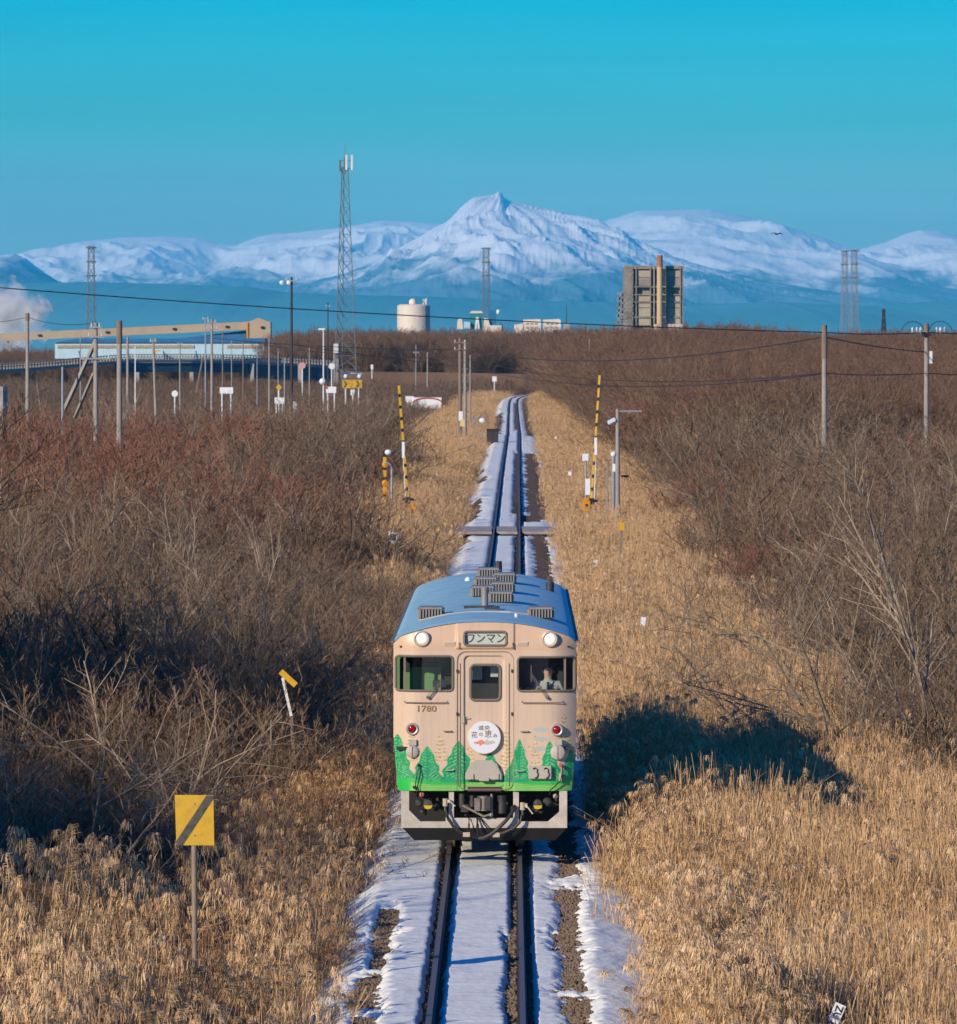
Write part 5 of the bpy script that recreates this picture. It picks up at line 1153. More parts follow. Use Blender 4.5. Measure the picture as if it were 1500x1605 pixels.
MB().box((PX(974.5, d) - PX(970, d), -.08, PZ(825, d) + 1.1), (.17, .03, .30), Matrix.Rotation(R(8), 3, 'Y')).build('plate', M['yellow'], e)

# far footway and a box added to cast shade by the track at 505 m
d = 548; x0 = float(tx(d))
e = empty('plank_crossing', (x0, d, 0), 0, 'grey plank footway with a low rail reaching the track by the tall double pole', 'footway')
for k in range(9): MB().box((-2.9 - .32 * k - .9, 0, -.1), (.30, 1.3, .1)).build('plank', M['wood_pole'], e)
MB().bar((-2.5, -.7, .25), (-6.2, -.7, .3), .12).bar((-2.6, -.7, -.7), (-2.6, -.7, .3), .1).bar((-6.1, -.7, -.7), (-6.1, -.7, .3), .1).build('rail', M['conc'], e)
e = empty('relay_cabinet', (PX(772, 520), 520, -.9), 0, 'dark square box added to cast blue shade across the snow', 'cabinet')
MB().box((0, 0, .95), (1.0, 1.2, 1.9)).build('cabinet_body', M['geardk'], e, bevel=.03); MB().box((0, 0, 1.93), (1.1, 1.3, .08)).build('roof', M['tie'], e)
for k in (-1, 1): MB().box((k * .24, -.61, .95), (.45, .03, 1.6)).build('door', M['dark_pole'], e)

# ------------------------------------------------------------------ poles
POLES = []
def pole(px, top, d, wid, lab, m='conc_pole', arms=(), name='utility_pole', lean=0, base=-1.3, dark_top=0, cat='pole', group=None, extra=None):
    """arms: (image row, half length in m, number of insulators)"""
    x = PX(px, d); zt = PZ(top, d) - base; e = empty(name, (x, d, base), 0, lab, cat, group)
    MB().cyl((lean, 0, 0), (0, 0, zt), wid / 2 * 1.15, wid / 2 * .8, 10).build('pole', M[m], e, smooth=True)
    if dark_top: MB().cyl((0, 0, zt - dark_top), (0, 0, zt + .02), wid / 2 * 1.05, wid / 2 * 1.0, 10).build('pole_cap', M['wood_pole'], e, smooth=True)
    for py, hl, ni in arms:
        z = PZ(py, d) - base; a = MB().bar((-hl, -wid * .6, z), (hl, -wid * .6, z), .09, .10).build('crossarm', M['galv'] if m != 'wood_pole' else M['wood_pole'], e)
        mb = MB()
        for k in range(ni):
            q = -hl + .12 + (2 * hl - .24) * k / max(1, ni - 1); mb.cyl((q, -wid * .6, z + .04), (q, -wid * .6, z + .25), .05, .035, 6)
        mb.build('insulator', M['insul'], a)
    POLES.append((px, top, d)); return e
def brace(e, pxa, pya, pxb, pyb, d, w=.16):
    o = e.location; MB().bar(PT(pxa, pya, d) - o, PT(pxb, pyb, d + 2) - o, w).build('brace', M['conc_pole'], e)
pole(43, 491, 395, .27, 'concrete pole at the far left with a dark tip rising past the white smoke', dark_top=.5)
e = pole(150, 506, 350, .30, 'stout concrete pole with crossarms and two slanting braces behind the red bushes', arms=((513, .35, 2), (528, .5, 2), (562, .9, 2)))
brace(e, 150, 535, 100, 645, 350, .2); brace(e, 147, 585, 117, 655, 350, .15)
pole(98, 575, 350, .17, 'short grey post standing left of the braced pole', m='galv')
pole(58, 600, 420, .14, 'thin dark leaning stake between the two leftmost poles', m='wood_pole', lean=1.0)
pole(187, 503, 320, .31, 'thick weathered pole with a brown top right of the braced pole', dark_top=1.2)
pole(200, 528, 470, .23, 'pale pole with a round white disc at its foot')
d = 468; e = empty('disc_sign', (PX(202.5, d), d, -1), 0, 'round white disc sign low in front of the pale pole', 'sign'); MB().lathe([(.40, .02), (.40, -.02), (0, -.02)], (0, -.15, PZ(651, d) + 1), n=24).build('disc', M['white'], e); MB().bar((0, 0, 0), (0, -.05, PZ(651, d) + 1), .08).build('post', M['galv'], e)
pole(212, 543, 500, .12, 'thin white tube post just right of the pale pole', m='white')
pole(240, 531, 480, .22, 'slightly leaning concrete pole left of the round white sign', lean=.35, arms=((535, .3, 2),))
pole(126, 527, 620, .14, 'slim grey pole rising in front of the white factory wall', m='galv')
pole(282, 537, 640, .16, 'slim concrete pole between the leaning pole and the white board', arms=((541, .35, 2),))
e = pole(332, 500, 560, .26, 'concrete pole with double crossarms and a white lamp near the white board', arms=((505, .45, 2), (516, .6, 3)))
pole(322, 497, 700, .18, 'grey pole carrying a white street lamp behind the board', m='galv', arms=((500, .4, 2),))
brace(e, 318, 560, 308, 615, 560, .12)
pole(349, 520, 640, .15, 'thin dark pole left of the blue factory roof end', m='wood_pole')
pole(363, 533, 700, .12, 'thin pale pole crossing the guard rail left of the gable tower', m='galv')
pole(381, 535, 700, .14, 'slim brown pole under the conveyor gable', m='wood_pole')
pole(403, 540, 720, .12, 'thin grey pole under the right edge of the gable tower', m='galv')
pole(422, 531, 600, .20, 'plain concrete pole in front of the blue factory annex')
pole(436, 547, 760, .14, 'slim pole behind the yellow diamond sign', m='galv')
pole(446, 560, 640, .16, 'short grey pole left of the tall dark pole', m='galv')
pole(485, 545, 700, .16, 'short grey pole right of the pink disc sign')
e = pole(457, 434, 520, .24, 'tall black pole with a pair of lamps rising left of the lattice tower', m='dark_pole', arms=((440, .55, 2),))
for px in (441.5, 452.5): MB().lathe([(.16, .1), (.19, -.1), (.1, -.16), (0, -.16)], (PX(px, 520) - e.location.x, -.1, PZ(443, 520) + 1.3), n=12).build('lamp', M['white'], e, smooth=True)
d = 690; e = empty('street_lamp', (PX(507, d), d, -1.2), 0, 'white street lamp left of the lattice tower', 'street lamp'); z = PZ(516, d) + 1.2
MB().tube([(0, 0, 0), (0, 0, z - .3), (-.1, 0, z)], [.10, .07, .06], 8).build('post', M['white'], e, smooth=True); MB().box((-.2, 0, z), (.8, .3, .2)).build('lamp_head', M['whitehot'], e, bevel=.04)
pole(514, 474, 900, .18, 'distant thin pole between the street lamp and the lattice tower', m='dark_pole', arms=((480, .4, 2),))
e = pole(721, 530, 520, .34, 'left half of the double pole with a small transformer beside the far footway', m='wood_pole', arms=((537, .55, 2), (548, .55, 2)))
pole(729, 533, 522, .30, 'right half of the double pole with climbing rungs beside the far footway', m='conc_pole')
mb = MB(); 
for k in range(12): mb.bar((-.28, -.12, 1.5 + .55 * k), (.28, -.12, 1.5 + .55 * k), .035)
mb.build('rung', M['galv'], bpy.data.objects['utility_pole.023'] if 'utility_pole.023' in bpy.data.objects else e)
pole(737, 556, 600, .17, 'slim pole immediately right of the double pole')
e = empty('meter_box_post', (PX(723, 515), 515, -1), 0, 'low post carrying two cream boxes at the foot of the double pole', 'post')
MB().bar((0, 0, 0), (0, 0, 2.1), .12).build('post', M['wood_pole'], e); MB().box((-.05, -.1, PZ(652, 515) + 1), (.35, .2, .8)).build('box', M['white'], e); MB().box((.1, -.12, PZ(663, 515) + 1), (.4, .2, .6)).build('box', mat('cream_box', (.66, .50, .24), .5), e)
e = empty('wicket_posts', (PX(741, 560), 560, -1), 0, 'thin grey gate frame with a round white lamp left of the distant track', 'gate')
for q in (0, .35): MB().cyl((q, 0, 0), (q, 0, 2.8), .04, n=6).build('post', M['galv'], e)
MB().bar((.35, 0, 2.7), (1.1, 0, 2.7), .06).build('arm', M['galv'], e); MB().sphere((.9, -.05, 2.3), .32, 10, 6, (1, .6, .8)).build('lamp', M['white'], e, smooth=True)
pole(652, 540, 1000, .18, 'distant pole with a pale box in front of the grey woodland', m='galv', arms=((553, .5, 2),))
pole(670, 552, 1020, .26, 'distant pale pole right of the pole with a box')
pole(924, 531, 800, .18, 'slender pale pole in front of the purple woodland right of the bend')
pole(981, 540, 900, .14, 'faint thin pole left of the sunlit bare tree', m='galv')
pole(938, 560, 820, .16, 'faint pole above the tip of the right barrier', m='galv')
pole(1292, 510, 330, .31, 'concrete pole with a brown timber top standing alone in the right hand woodland', dark_top=1.8)
e = pole(1452, 508, 345, .29, 'concrete pole with a dark collar and looped cables near the right edge', dark_top=.6)
o = e.location
for sx, r0 in ((-1, .62), (1, .66)): MB().tube([(sx * (.15 + r0 + r0 * math.cos(a)), .1, PZ(516, 345) + 1.3 - .1 + .55 * math.sin(a)) for a in np.linspace(.1, math.pi - .05, 9)], .022, 5).build('cable_loop', M['wire'], e)
MB().box((0, -.1, PZ(524, 345) + 1.3), (.5, .4, .2)).build('collar', M['geardk'], e); MB().box((.25, -.1, PZ(560, 345) + 1.3), (.16, .16, .7)).build('insulator', M['white'], e)

# cables
def cable(pts, r, lab, n=14, cat='cable'):
    """pts: (column, row, distance) with a gentle sag between them"""
    P = []
    for (a, b) in zip(pts, pts[1:]):
        A, B = PT(*a), PT(*b); sag = (B - A).length * .006
        for k in range(n): t = k / n; P.append(A.lerp(B, t) - Vector((0, 0, 4 * sag * t * (1 - t))))
    P.append(PT(*pts[-1])); return tag(MB().tube(P, r, 5).build('overhead_cable', M['wire'], None, smooth=True), lab, cat)
cable([(-60, 446, 300), (1292, 521, 330), (1452, 521, 345), (1620, 524, 350)], .028, 'highest overhead cable slanting down from the left edge across the whole view')
cable([(332, 530, 560), (721, 548, 520), (1292, 528, 330), (1452, 552, 345)], .03, 'overhead cable crossing the railway below the skyline to the right hand poles')
cable([(400, 538, 600), (721, 560, 520), (1292, 585, 330), (1452, 585, 345), (1560, 588, 350)], .026, 'lowest thick cable running right at half height of the lone concrete pole')
cable([(457, 540, 520), (729, 575, 522), (1292, 586, 331)], .024, 'thin cable dipping over the far track behind the raised barriers')
cable([(150, 506, 350), (43, 497, 395), (-60, 500, 440)], .018, 'short cable joining the two leftmost concrete poles')

# ------------------------------------------------------------------ road signs on the left
def sign(px, py, w, h_, d, lab, m='whitehot', shape='box', posts=1, z0=-1.2, name='road_sign', m2=None):
    e = empty(name, (PX(px, d), d, z0), 0, lab, 'sign'); z = PZ(py, d) - z0; k = d / FOC; w, h_ = w * k, h_ * k
    for q in ([0] if posts == 1 else [-w * .33, w * .33]): MB().cyl((q, .05, 0), (q, .05, z), .06 * (1 + d / 1500), n=6).build('post', M['white'], e)
    if shape == 'box': MB().box((0, -.05, z), (w, .06, h_)).build('sign_plate', M[m], e, bevel=.01)
    elif shape == 'disc': MB().lathe([(w / 2, .03), (w / 2, -.03), (0, -.03)], (0, -.08, z), n=20).build('sign_plate', M[m], e)
    else: MB().prism([(0, z + h_ / 2), (w / 2, z), (0, z - h_ / 2), (-w / 2, z)], -.1, -.05).build('sign_plate', M[m], e)
    if m2: MB().lathe([(w * .36, .0), (w * .36, -.05), (0, -.05)], (0, -.1, z), n=16).build('sign_face', M[m2], e)
    return e
M['pink'] = mat('faded_red_disc', (.62, .30, .27), .5); M['amber'] = mat('amber_board', (.66, .40, .02), .5, var=.3, scale=1.5)
sign(274, 617, 10, 12, 620, 'round white sign on a leaning post amid the brown grass', shape='disc')
sign(355, 612, 21, 10, 600, 'wide white board on two posts in the left distance', posts=2)
sign(437, 607, 10, 10, 640, 'yellow diamond road sign above white boards', m='yellow', shape='diamond')
sign(438, 628, 15, 10, 630, 'pair of small white boards beneath the yellow diamond', posts=2)
sign(461, 636, 8, 13, 600, 'small white box on a stake right of the tall black pole')
sign(474, 573, 10, 10, 900, 'faded red and white disc sign above the bridge girder', shape='disc', m='pink')
sign(520, 574, 10, 10, 960, 'cream disc sign at the right end of the bridge girder', shape='disc', m='white')
e = sign(519, 611, 16, 10, 600, 'white board with a red corner on three white posts left of the chevron board', posts=2)
mb = MB(); 
for q in (-1.3, -.85, -.4): mb.cyl((q, .05, 0), (q, .05, 2.6), .09, n=6)
mb.build('post', M['white'], e); MB().box((-.45, -.1, PZ(607, 600) + 1.2), (.25, .05, .3)).build('red_corner', M['red'], e); MB().sphere((-.85, -.1, PZ(598, 600) + 1.2), .35, 8, 6).build('lamp', M['white'], e)
e = sign(552, 602, 31, 13, 720, 'long amber chevron board under two warning lamps beside the lattice tower', m='amber', posts=2, name='chevron_board')
for q in (-.75, 0, .75):
    z = PZ(602, 720) + 1.2; MB().extr([(q - .3, -.09, z - .4), (q - .1, -.09, z - .4), (q + .15, -.09, z), (q - .1, -.09, z + .4), (q - .3, -.09, z + .4), (q - .05, -.09, z)], (0, -.02, 0)).build('chevron', M['dirtyblack'] if q else M['orange'], e)
mb = MB()
for q in (-.75, .9): mb.sphere((q, -.05, PZ(590, 720) + 1.2), .3, 10, 6)
mb.build('lamp', M['lampglass'], e, smooth=True)
sign(553, 615, 7, 9, 715, 'little cream plate under the amber chevron board', m='white')
sign(775, 594, 7, 8, 1060, 'tiny white sign beyond the end of the track', m='white')
sign(583, 575, 4, 7, 1200, 'tiny white board at the foot of the grey woodland', m='white')
# white hut with a red rimmed curved roof
d = 760; e = empty('track_hut', (PX(670, d), d, -1.2), 0, 'low white hut with a curved red rimmed roof left of the distant track', 'hut'); k = d / FOC
MB().box((0, 1.5, 1.5), (44 * k, 3, 3.0)).build('wall', M['white'], e)
zc = PZ(632, d) + 1.2; arc = [(22 * k * math.cos(a), zc + 7.5 * k * math.sin(a)) for a in np.linspace(0, math.pi, 13)]
MB().prism([(-22 * k, zc - .7)] + arc[::-1] + [(22 * k, zc - .7)], -.3, 3.2).build('gable', M['whitehot'], e)
MB().tube([(p[0] * 1.02, -.32, p[1] + .06) for p in arc], .10, 6).build('red_rim', M['red'], e); MB().box((-28 * k, 1.3, 1.6), (13 * k, 2.2, 3.1)).build('annex', M['white'], e)

# ------------------------------------------------------------------ lattice masts
def lattice(name, lab, px, d, base_py, top_py, w0, w1, cat, bays, r0, m='tower', legs=4, base=-1.3, kink=None):
    """legs and bracing; widths in metres"""
    e = empty(name, (PX(px, d), d, base), R(12), lab, cat); H = PZ(top_py, d) - base
    def wid(t): 
        if kink and t > kink[0]: return kink[1] + (w1 - kink[1]) * (t - kink[0]) / (1 - kink[0])
        return w0 + ((kink[1] if kink else w1) - w0) * t / (kink[0] if kink else 1)
    C = [(-1, -1), (1, -1), (1, 1), (-1, 1)] if legs == 4 else [(-1, -.6), (1, -.6), (0, 1.1)]
    P = lambda c, t: Vector((c[0] * wid(t) / 2, c[1] * wid(t) / 2, H * t))
    ts = [1 - (1 - k / bays) ** 1.0 for k in range(bays + 1)]
    for c in C:
        MB().tube([P(c, t) for t in ts], r0, 5).build('leg', M[m], e)
    mb = MB()
    for i in range(bays):
        for j in range(len(C)):
            a, b = C[j], C[(j + 1) % len(C)]
            mb.bar(P(a, ts[i]), P(b, ts[i + 1]), r0 * 1.0); 
            if legs == 4: mb.bar(P(b, ts[i]), P(a, ts[i + 1]), r0 * 1.0)
            mb.bar(P(a, ts[i + 1]), P(b, ts[i + 1]), r0 * .9)
    tag(mb.build('bracing', M[m], e), kind='stuff'); return e, H
e, H = lattice('telecom_tower', 'tall three legged lattice mast with white antennas left of the snowy peak', 540, 1170, 618, 262, 4.6, 1.2, 'mast', 17, .10, legs=3)
mb = MB().cyl((.1, 0, H - .5), (.1, 0, H + 2.4), .16, n=8).cyl((.1, 0, H + 2), (.1, 0, H + 4.6), .05, n=6); mb.build('pole', M['tower'], e)
for q, z_, l in ((.75, H + .9, 3.0), (1.85, H + .9, 3.0)): MB().box((q - .45, -.5, z_), (.42, .3, l)).build('antenna', M['whitehot'], e, bevel=.05)
mb = MB(); mb.box((-.9, -.3, H + .2), (.35, .25, 2.2)); mb.box((.2, -.2, H + .7), (.7, .5, 2.8)); mb.bar((-1.0, 0, H - .3), (1.9, 0, H - .3), .12); mb.bar((-1.0, 0, H + 1.3), (1.6, 0, H + 1.3), .12); mb.build('head_frame', M['tower'], e)
MB().box((-1.9, -1.2, PZ(546, 1170) + 1.3), (.8, .6, 1.8)).build('equipment_box', M['white'], e)
MB().box((-1.6, 0, 5), (1.1, 1.0, 10)).build('cable_trunk', M['conc_pole'], e)
for px, d, tp, w0, w1, lab in ((143, 2100, 386, 5.6, 1.9, 'power pylon left of the plateau mountain behind the conveyor'), (762, 2600, 388, 8.0, 2.2, 'power pylon standing in front of the snowy peak'), (1324, 2500, 392, 5.6, 1.8, 'left one of two pale power pylons standing together on the right'), (1339, 2350, 391, 5.4, 1.8, 'right one of two pale power pylons standing together')):
    e, H = lattice('power_pylon', lab, px, d, 545, tp, w0, w1, 'pylon', 13, .12, kink=(.45, w1 * 1.35), m='galv' if px > 1000 else 'tower')
    mb = MB()
    for t in (.99, .88, .77): mb.bar((-w1 * .95, 0, H * t), (w1 * .95, 0, H * t), .35, .5)
    mb.build('crossarm', M['tower'], e)
e, H = lattice('radio_mast', 'small dark four legged mast on the skyline left of the right edge pole', 1385, 2000, 545, 486, 3.0, .5, 'mast', 9, .16, m='dark_pole'); MB().sphere((0, 0, H - .2), .7, 8, 6).build('drum', M['dark_pole'], e)

# ------------------------------------------------------------------ works and factories
M['gallery'] = mat('gallery_cladding', (.47, .36, .24), .8, var=.2, scale=.15)
M['bluewall'] = mat('blue_cladding', (.02, .15, .36), .6, var=.3, scale=.2)
M['cyan'] = mat('bright_blue_tank', (.02, .30, .62), .5)
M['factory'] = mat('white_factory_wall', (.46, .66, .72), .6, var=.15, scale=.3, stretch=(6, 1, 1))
M['fwin'] = mat('factory_glazing', (.42, .30, .18), .5)
M['girder'] = mat('teal_girder', (.055, .12, .15), .6, var=.3, scale=.2)
M['railgrey'] = mat('bridge_rail', (.40, .36, .31), .7, var=.2, scale=1)
M['tank'] = mat('cream_tank', (.74, .64, .52), .6, var=.08, scale=.2, stretch=(4, 4, .3))
M['teal'] = mat('teal_cladding', (.01, .22, .25), .6, var=.2, scale=.3)
M['tealb'] = mat('blue_tower', (.01, .16, .32), .6, var=.2, scale=.3)
M['ruin'] = mat('ruined_concrete', (.34, .30, .25), .9, col2=(.20, .17, .145), scale=.25, bump=.6, bscale=1.2)
M['ruinlt'] = mat('ruin_panel', (.46, .40, .30), .9, col2=(.36, .29, .20), scale=.3)
M['void'] = mat('empty_opening', (.02, .035, .06), .9)
M['chim'] = mat('chimney_render', (.62, .42, .20), .85, col2=(.50, .36, .20), scale=.15, stretch=(1, 1, .4)); M['chimtop'] = mat('chimney_brick_top', (.42, .17, .08), .85, var=.3, scale=.6)
# conveyor gallery and gable tower
d = 1700; k = d / FOC; e = empty('conveyor_gallery', (PX(200, d), d, -1.3), 0, 'long beige conveyor gallery sloping up to a gable tower on the left horizon', 'conveyor'); o = e.location
def quad_prism(pts, dd, dep, name, m, parent, o): return MB().extr([PT(px, py, dd) - o for px, py in pts], (0, dep, 0)).build(name, M[m] if isinstance(m, str) else m, parent)
quad_prism([(-300, 536), (-300, 545), (0, 535), (385, 517), (392, 504), (0, 523)], d, 5, 'gallery', 'gallery', e, o)
quad_prism([(386, 531), (386, 506), (405, 498), (424, 505), (424, 531)], d - 3, 10, 'gable_tower', 'gallery', e, o)
quad_prism([(386, 531), (386, 506), (389, 505), (389, 531)], d - 3.4, .3, 'tower_edge', 'orange', e, o)
for px, py in ((62, 525.5), (168, 520.5), (273, 515.5), (356, 512), (411, 513)): quad_prism([(px - 2.6, py - 1.6), (px + 2.6, py - 1.6), (px + 2.6, py + 1.6), (px - 2.6, py + 1.6)], d - 3.6 if px > 400 else d - .5, .6, 'window', 'black', e, o)
for px in (12, 120, 215, 300): quad_prism([(px - 2, 560), (px - .5, 532), (px + 1.5, 532), (px + 3, 560), (px + 1.8, 560), (px + .5, 540), (px - 1, 560)], d + 1, .8, 'trestle', 'gallery', e, o)
quad_prism([(252, 534), (385, 518), (385, 534)], d + 2, 4, 'machinery_house', 'bluewall', e, o)
# long white factory with blue roof
d = 1450; e = empty('long_factory', (PX(250, d), d, -1.3), 0, 'long white factory hall with a blue roof edge and a row of small windows', 'factory'); o = e.location
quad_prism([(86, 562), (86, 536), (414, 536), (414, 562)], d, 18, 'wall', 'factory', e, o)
quad_prism([(84, 537), (120, 531), (415, 530), (416, 537)], d - .6, 19, 'roof', 'bluewall', e, o)
wm = MB().extr([Vector((-.35, 0, -.35)), Vector((.35, 0, -.35)), Vector((.35, 0, .35)), Vector((-.35, 0, .35))], (0, .3, 0)).build('window', M['fwin'], e).data
w0 = [ob for ob in e.children if ob.name.startswith('window')][0]; first = True
for px in list(range(92, 306, 5)) + list(range(358, 412, 5)):
    ob = w0 if first else w0.copy(); 
    if not first: COL.objects.link(ob)
    first = False; ob.parent = e; ob.location = PT(px, 543 + (px % 3) * .2, d - .25) - o
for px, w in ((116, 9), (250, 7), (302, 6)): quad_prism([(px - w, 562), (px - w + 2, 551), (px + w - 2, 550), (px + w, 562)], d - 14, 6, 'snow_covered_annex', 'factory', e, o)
quad_prism([(240, 558), (240, 549), (250, 549), (250, 558)], d - 4, 3, 'yellow_panel', 'yellow', e, o)
e = empty('blue_annex', (PX(432, d), d, -1.3), 0, 'dark blue ribbed factory annex with a bright blue tank at its foot', 'factory'); o = e.location
quad_prism([(414, 562), (414, 533), (446, 533), (446, 562)], d + 1, 14, 'wall', 'bluewall', e, o)
for k in range(9): quad_prism([(415 + 3.6 * k, 562), (415 + 3.6 * k, 533), (416.2 + 3.6 * k, 533), (416.2 + 3.6 * k, 562)], d + .6, .5, 'rib', 'factory' if k % 3 == 1 else 'girder', e, o)
quad_prism([(438, 562), (438, 550), (453, 550), (453, 562)], d - 3, 4, 'tank', 'cyan', e, o)
# road bridge with railing
e = empty('road_bridge', (0, 1150, -1.3), 0, 'curving road bridge with a pale railing and a dark teal girder across the left side', 'bridge'); o = e.location
path = [(-120, 586, 1060), (0, 580, 1080), (60, 576, 1095), (120, 571, 1110), (200, 565, 1130), (300, 565, 1140), (380, 566, 1150), (440, 569, 1160), (500, 572, 1175), (530, 575, 1190)]
def pw(px):
    a = np.array(path, float); return float(np.interp(px, a[:, 0], a[:, 1])), float(np.interp(px, a[:, 0], a[:, 2]))
mb = MB(); mbt = MB(); xs = np.arange(-120, 531, 10)
for a_, b_ in zip(xs, xs[1:]):
    (ya, da), (yb, db) = pw(a_), pw(b_); A, B = PT(a_, ya, da) - o, PT(b_, yb, db) - o
    mb.extr([A + Vector((0, 0, .1)), B + Vector((0, 0, .1)), B - Vector((0, 0, .5)), A - Vector((0, 0, .5))], (0, 9, 0))
    if a_ > 170:
        dep = (2.2 if a_ < 380 else 3.2); mbt.extr([A - Vector((0, -.3, .5)), B - Vector((0, -.3, .5)), B - Vector((0, -.3, dep)), A - Vector((0, -.3, dep))], (0, 8, 0))
mb.build('deck', M['conc'], e); mbt.build('girder', M['girder'], e)
rails = MB().tube([PT(p, pw(p)[0] - 9.5, pw(p)[1]) - o for p in xs], .09, 5).tube([PT(p, pw(p)[0] - 5.5, pw(p)[1]) - o for p in xs], .07, 5); rails.build('rail', M['railgrey'], e)
pm = None
for p in np.arange(-118, 530, 4.6):
    A = PT(p, pw(p)[0], pw(p)[1]) - o
    if pm is None: ob = MB().box((0, 0, .62), (.24, .2, 1.2)).build('baluster', M['railgrey'], e); pm = ob
    else: ob = pm.copy(); COL.objects.link(ob); ob.parent = e
    ob.location = A
for px in (215, 300, 395, 470): quad_prism([(px - 3, 600), (px - 3, 570), (px + 3, 570), (px + 3, 600)], 1152, 3, 'pier', 'conc', e, o)
emb = mat('embankment_grass', (.20, .12, .075), .95, var=.35, scale=.1)
tag(quad_prism([(515, 612), (515, 577), (560, 583), (700, 584), (900, 588), (1010, 596), (1100, 612)], 1215, 14, 'embankment', emb, None, Vector((0, 0, 0))), kind='structure')
# tank
d = 2100; k = d / FOC; e = empty('storage_tank', (PX(648, d), d + 6, -1.3), 0, 'big round cream storage tank with a small dome and pipes on its lid', 'tank'); zt = PZ(479, d) + 1.3
MB().cyl((0, 0, 0), (0, 0, zt), 26 * k, n=40).build('shell', M['tank'], e, smooth=True)
MB().cyl((0, 0, zt), (0, 0, zt + .5), 25 * k, 22 * k, 32).build('lid', M['tank'], e, smooth=True); MB().sphere((-.3, 0, zt + 1.2), 1.4, 12, 8).build('dome', M['tank'], e, smooth=True)
MB().bar((3.4, 0, zt), (3.4, 0, zt + 2.2), .4).bar((3.2, 0, zt + 1.2), (4.6, 0, zt + 2.4), .4).bar((4.3, 0, zt), (4.3, 0, zt + 2.6), .5).build('vent_pipe', M['tank'], e)
for q in (-1, 1): MB().tube([(q * .5 + 3.5, -26 * k * .83, z) for z in (2, zt)], .12, 4).build('ladder', M['galv'], e)
# teal works
d = 2150; e = empty('teal_works', (PX(760, d), d, -1.3), 0, 'small works with teal and blue towers and cream silos below the pylon', 'factory'); o = e.location
quad_prism([(737, 516), (737, 489), (756, 489), (756, 516)], d, 5, 'teal_block', 'teal', e, o); quad_prism([(736, 491), (739, 487.5), (755, 487.5), (757, 491)], d - .3, 5.6, 'roof', 'tank', e, o)
quad_prism([(767, 509), (767, 486), (778, 486), (778, 509)], d, 4, 'blue_tower', 'tealb', e, o); quad_prism([(716, 516), (717, 502), (720, 499), (724, 500), (726, 516)], d - 2, 3, 'silo', 'tank', e, o); quad_prism([(727, 515), (727, 504), (737, 505), (737, 515)], d - 2, 3, 'silo', 'factory', e, o)
quad_prism([(744, 516), (746, 497), (750, 497), (752, 516), (749, 516), (748, 504), (747, 516)], d - 1, .6, 'pipework', 'white', e, o); quad_prism([(757, 524), (759, 498), (765, 500), (768, 510), (786, 510), (786, 524)], d - 1.5, 6, 'hall', 'tank', e, o)
quad_prism([(784, 520), (784, 505), (788, 508), (788, 520)], d - 1, 4, 'dark_wall', 'bluewall', e, o); MB().sphere(PT(781, 489, d) - o, .7, 8, 6, (1, 1, 1.4)).build('vessel', M['white'], e)
# pale blocks
d = 2250; e = empty('pale_works', (PX(850, d), d, -1.3), 0, 'row of pale flat roofed works buildings on the skyline right of the teal towers', 'factory'); o = e.location
for pts, m_ in (([(806, 522), (806, 509), (821, 507), (821, 522)], 'tank'), ([(820, 522), (820, 501), (846, 500), (848, 503), (848, 522)], 'tank'), ([(851, 526), (851, 501), (877, 500), (879, 503), (879, 526)], 'tank'), ([(883, 520), (883, 506), (893, 506), (893, 520)], 'railgrey'), ([(868, 528), (868, 517), (905, 519), (905, 528)], 'factory'), ([(914, 526), (914, 520), (935, 519), (935, 526)], 'white'), ([(936, 526), (940, 517), (965, 520), (968, 526)], 'factory')):
    quad_prism(pts, d, 8, 'block', m_, e, o)
for px0, px1 in ((848, 846.5), (879, 876)): quad_prism([(px1 - 1, 522), (px1 - 1, 502), (px0, 503), (px0, 522)], d - .5, .3, 'end_wall', 'white', e, o)
for px in (824, 831, 838, 856, 863, 870):
    for py in (506, 512): quad_prism([(px, py), (px + 4, py), (px + 4, py + 2.4), (px, py + 2.4)], d - .3, .2, 'window', 'railgrey', e, o)
MB().cyl(PT(888, 506, d) - o, PT(888, 478, d) - o, .18, .1, 5).build('aerial', M['dark_pole'], e)
# ruined concrete plant with chimney
d = 2000; e = empty('ruined_plant', (PX(1025, d), d, -1.3), 0, 'tall ruined concrete plant building with a yellow and brick chimney in front', 'ruin'); o = e.location
quad_prism([(978, 540), (978, 420), (980, 416), (1071, 417), (1071, 540)], d + 1.5, 18, 'core', 'ruin', e, o)
def panel(x0, x1, y0, y1, m_, name='panel', dd=0.0, dep=1.2): return quad_prism([(x0, y1), (x0, y0), (x1, y0), (x1, y1)], d + dd, dep, name, m_, e, o)
for x0, x1 in ((999, 1019), (1045.5, 1065.5)):
    for y0, y1, m_ in ((424, 434, 'ruinlt'), (434.8, 448, 'ruin'), (463.5, 472, 'ruinlt'), (472.8, 482, 'ruinlt'), (483, 496, 'ruinlt'), (496.8, 510, 'ruinlt')): panel(x0, x1, y0, y1, m_, 'wall_panel')
for y in (416.5, 448.5, 461, 472.3, 496.3): panel(994 if y > 420 else 979, 1071.5, y, y + (5 if y < 420 else 1.8), 'ruin', 'ledge', -.6, 2)
for x in (991.5, 997, 1019.5, 1025, 1044, 1066.5, 1070): panel(x - .6, x + .9, 417, 512, 'ruinlt' if x in (991.5, 1025) else 'ruin', 'column', -.9, 2.2)
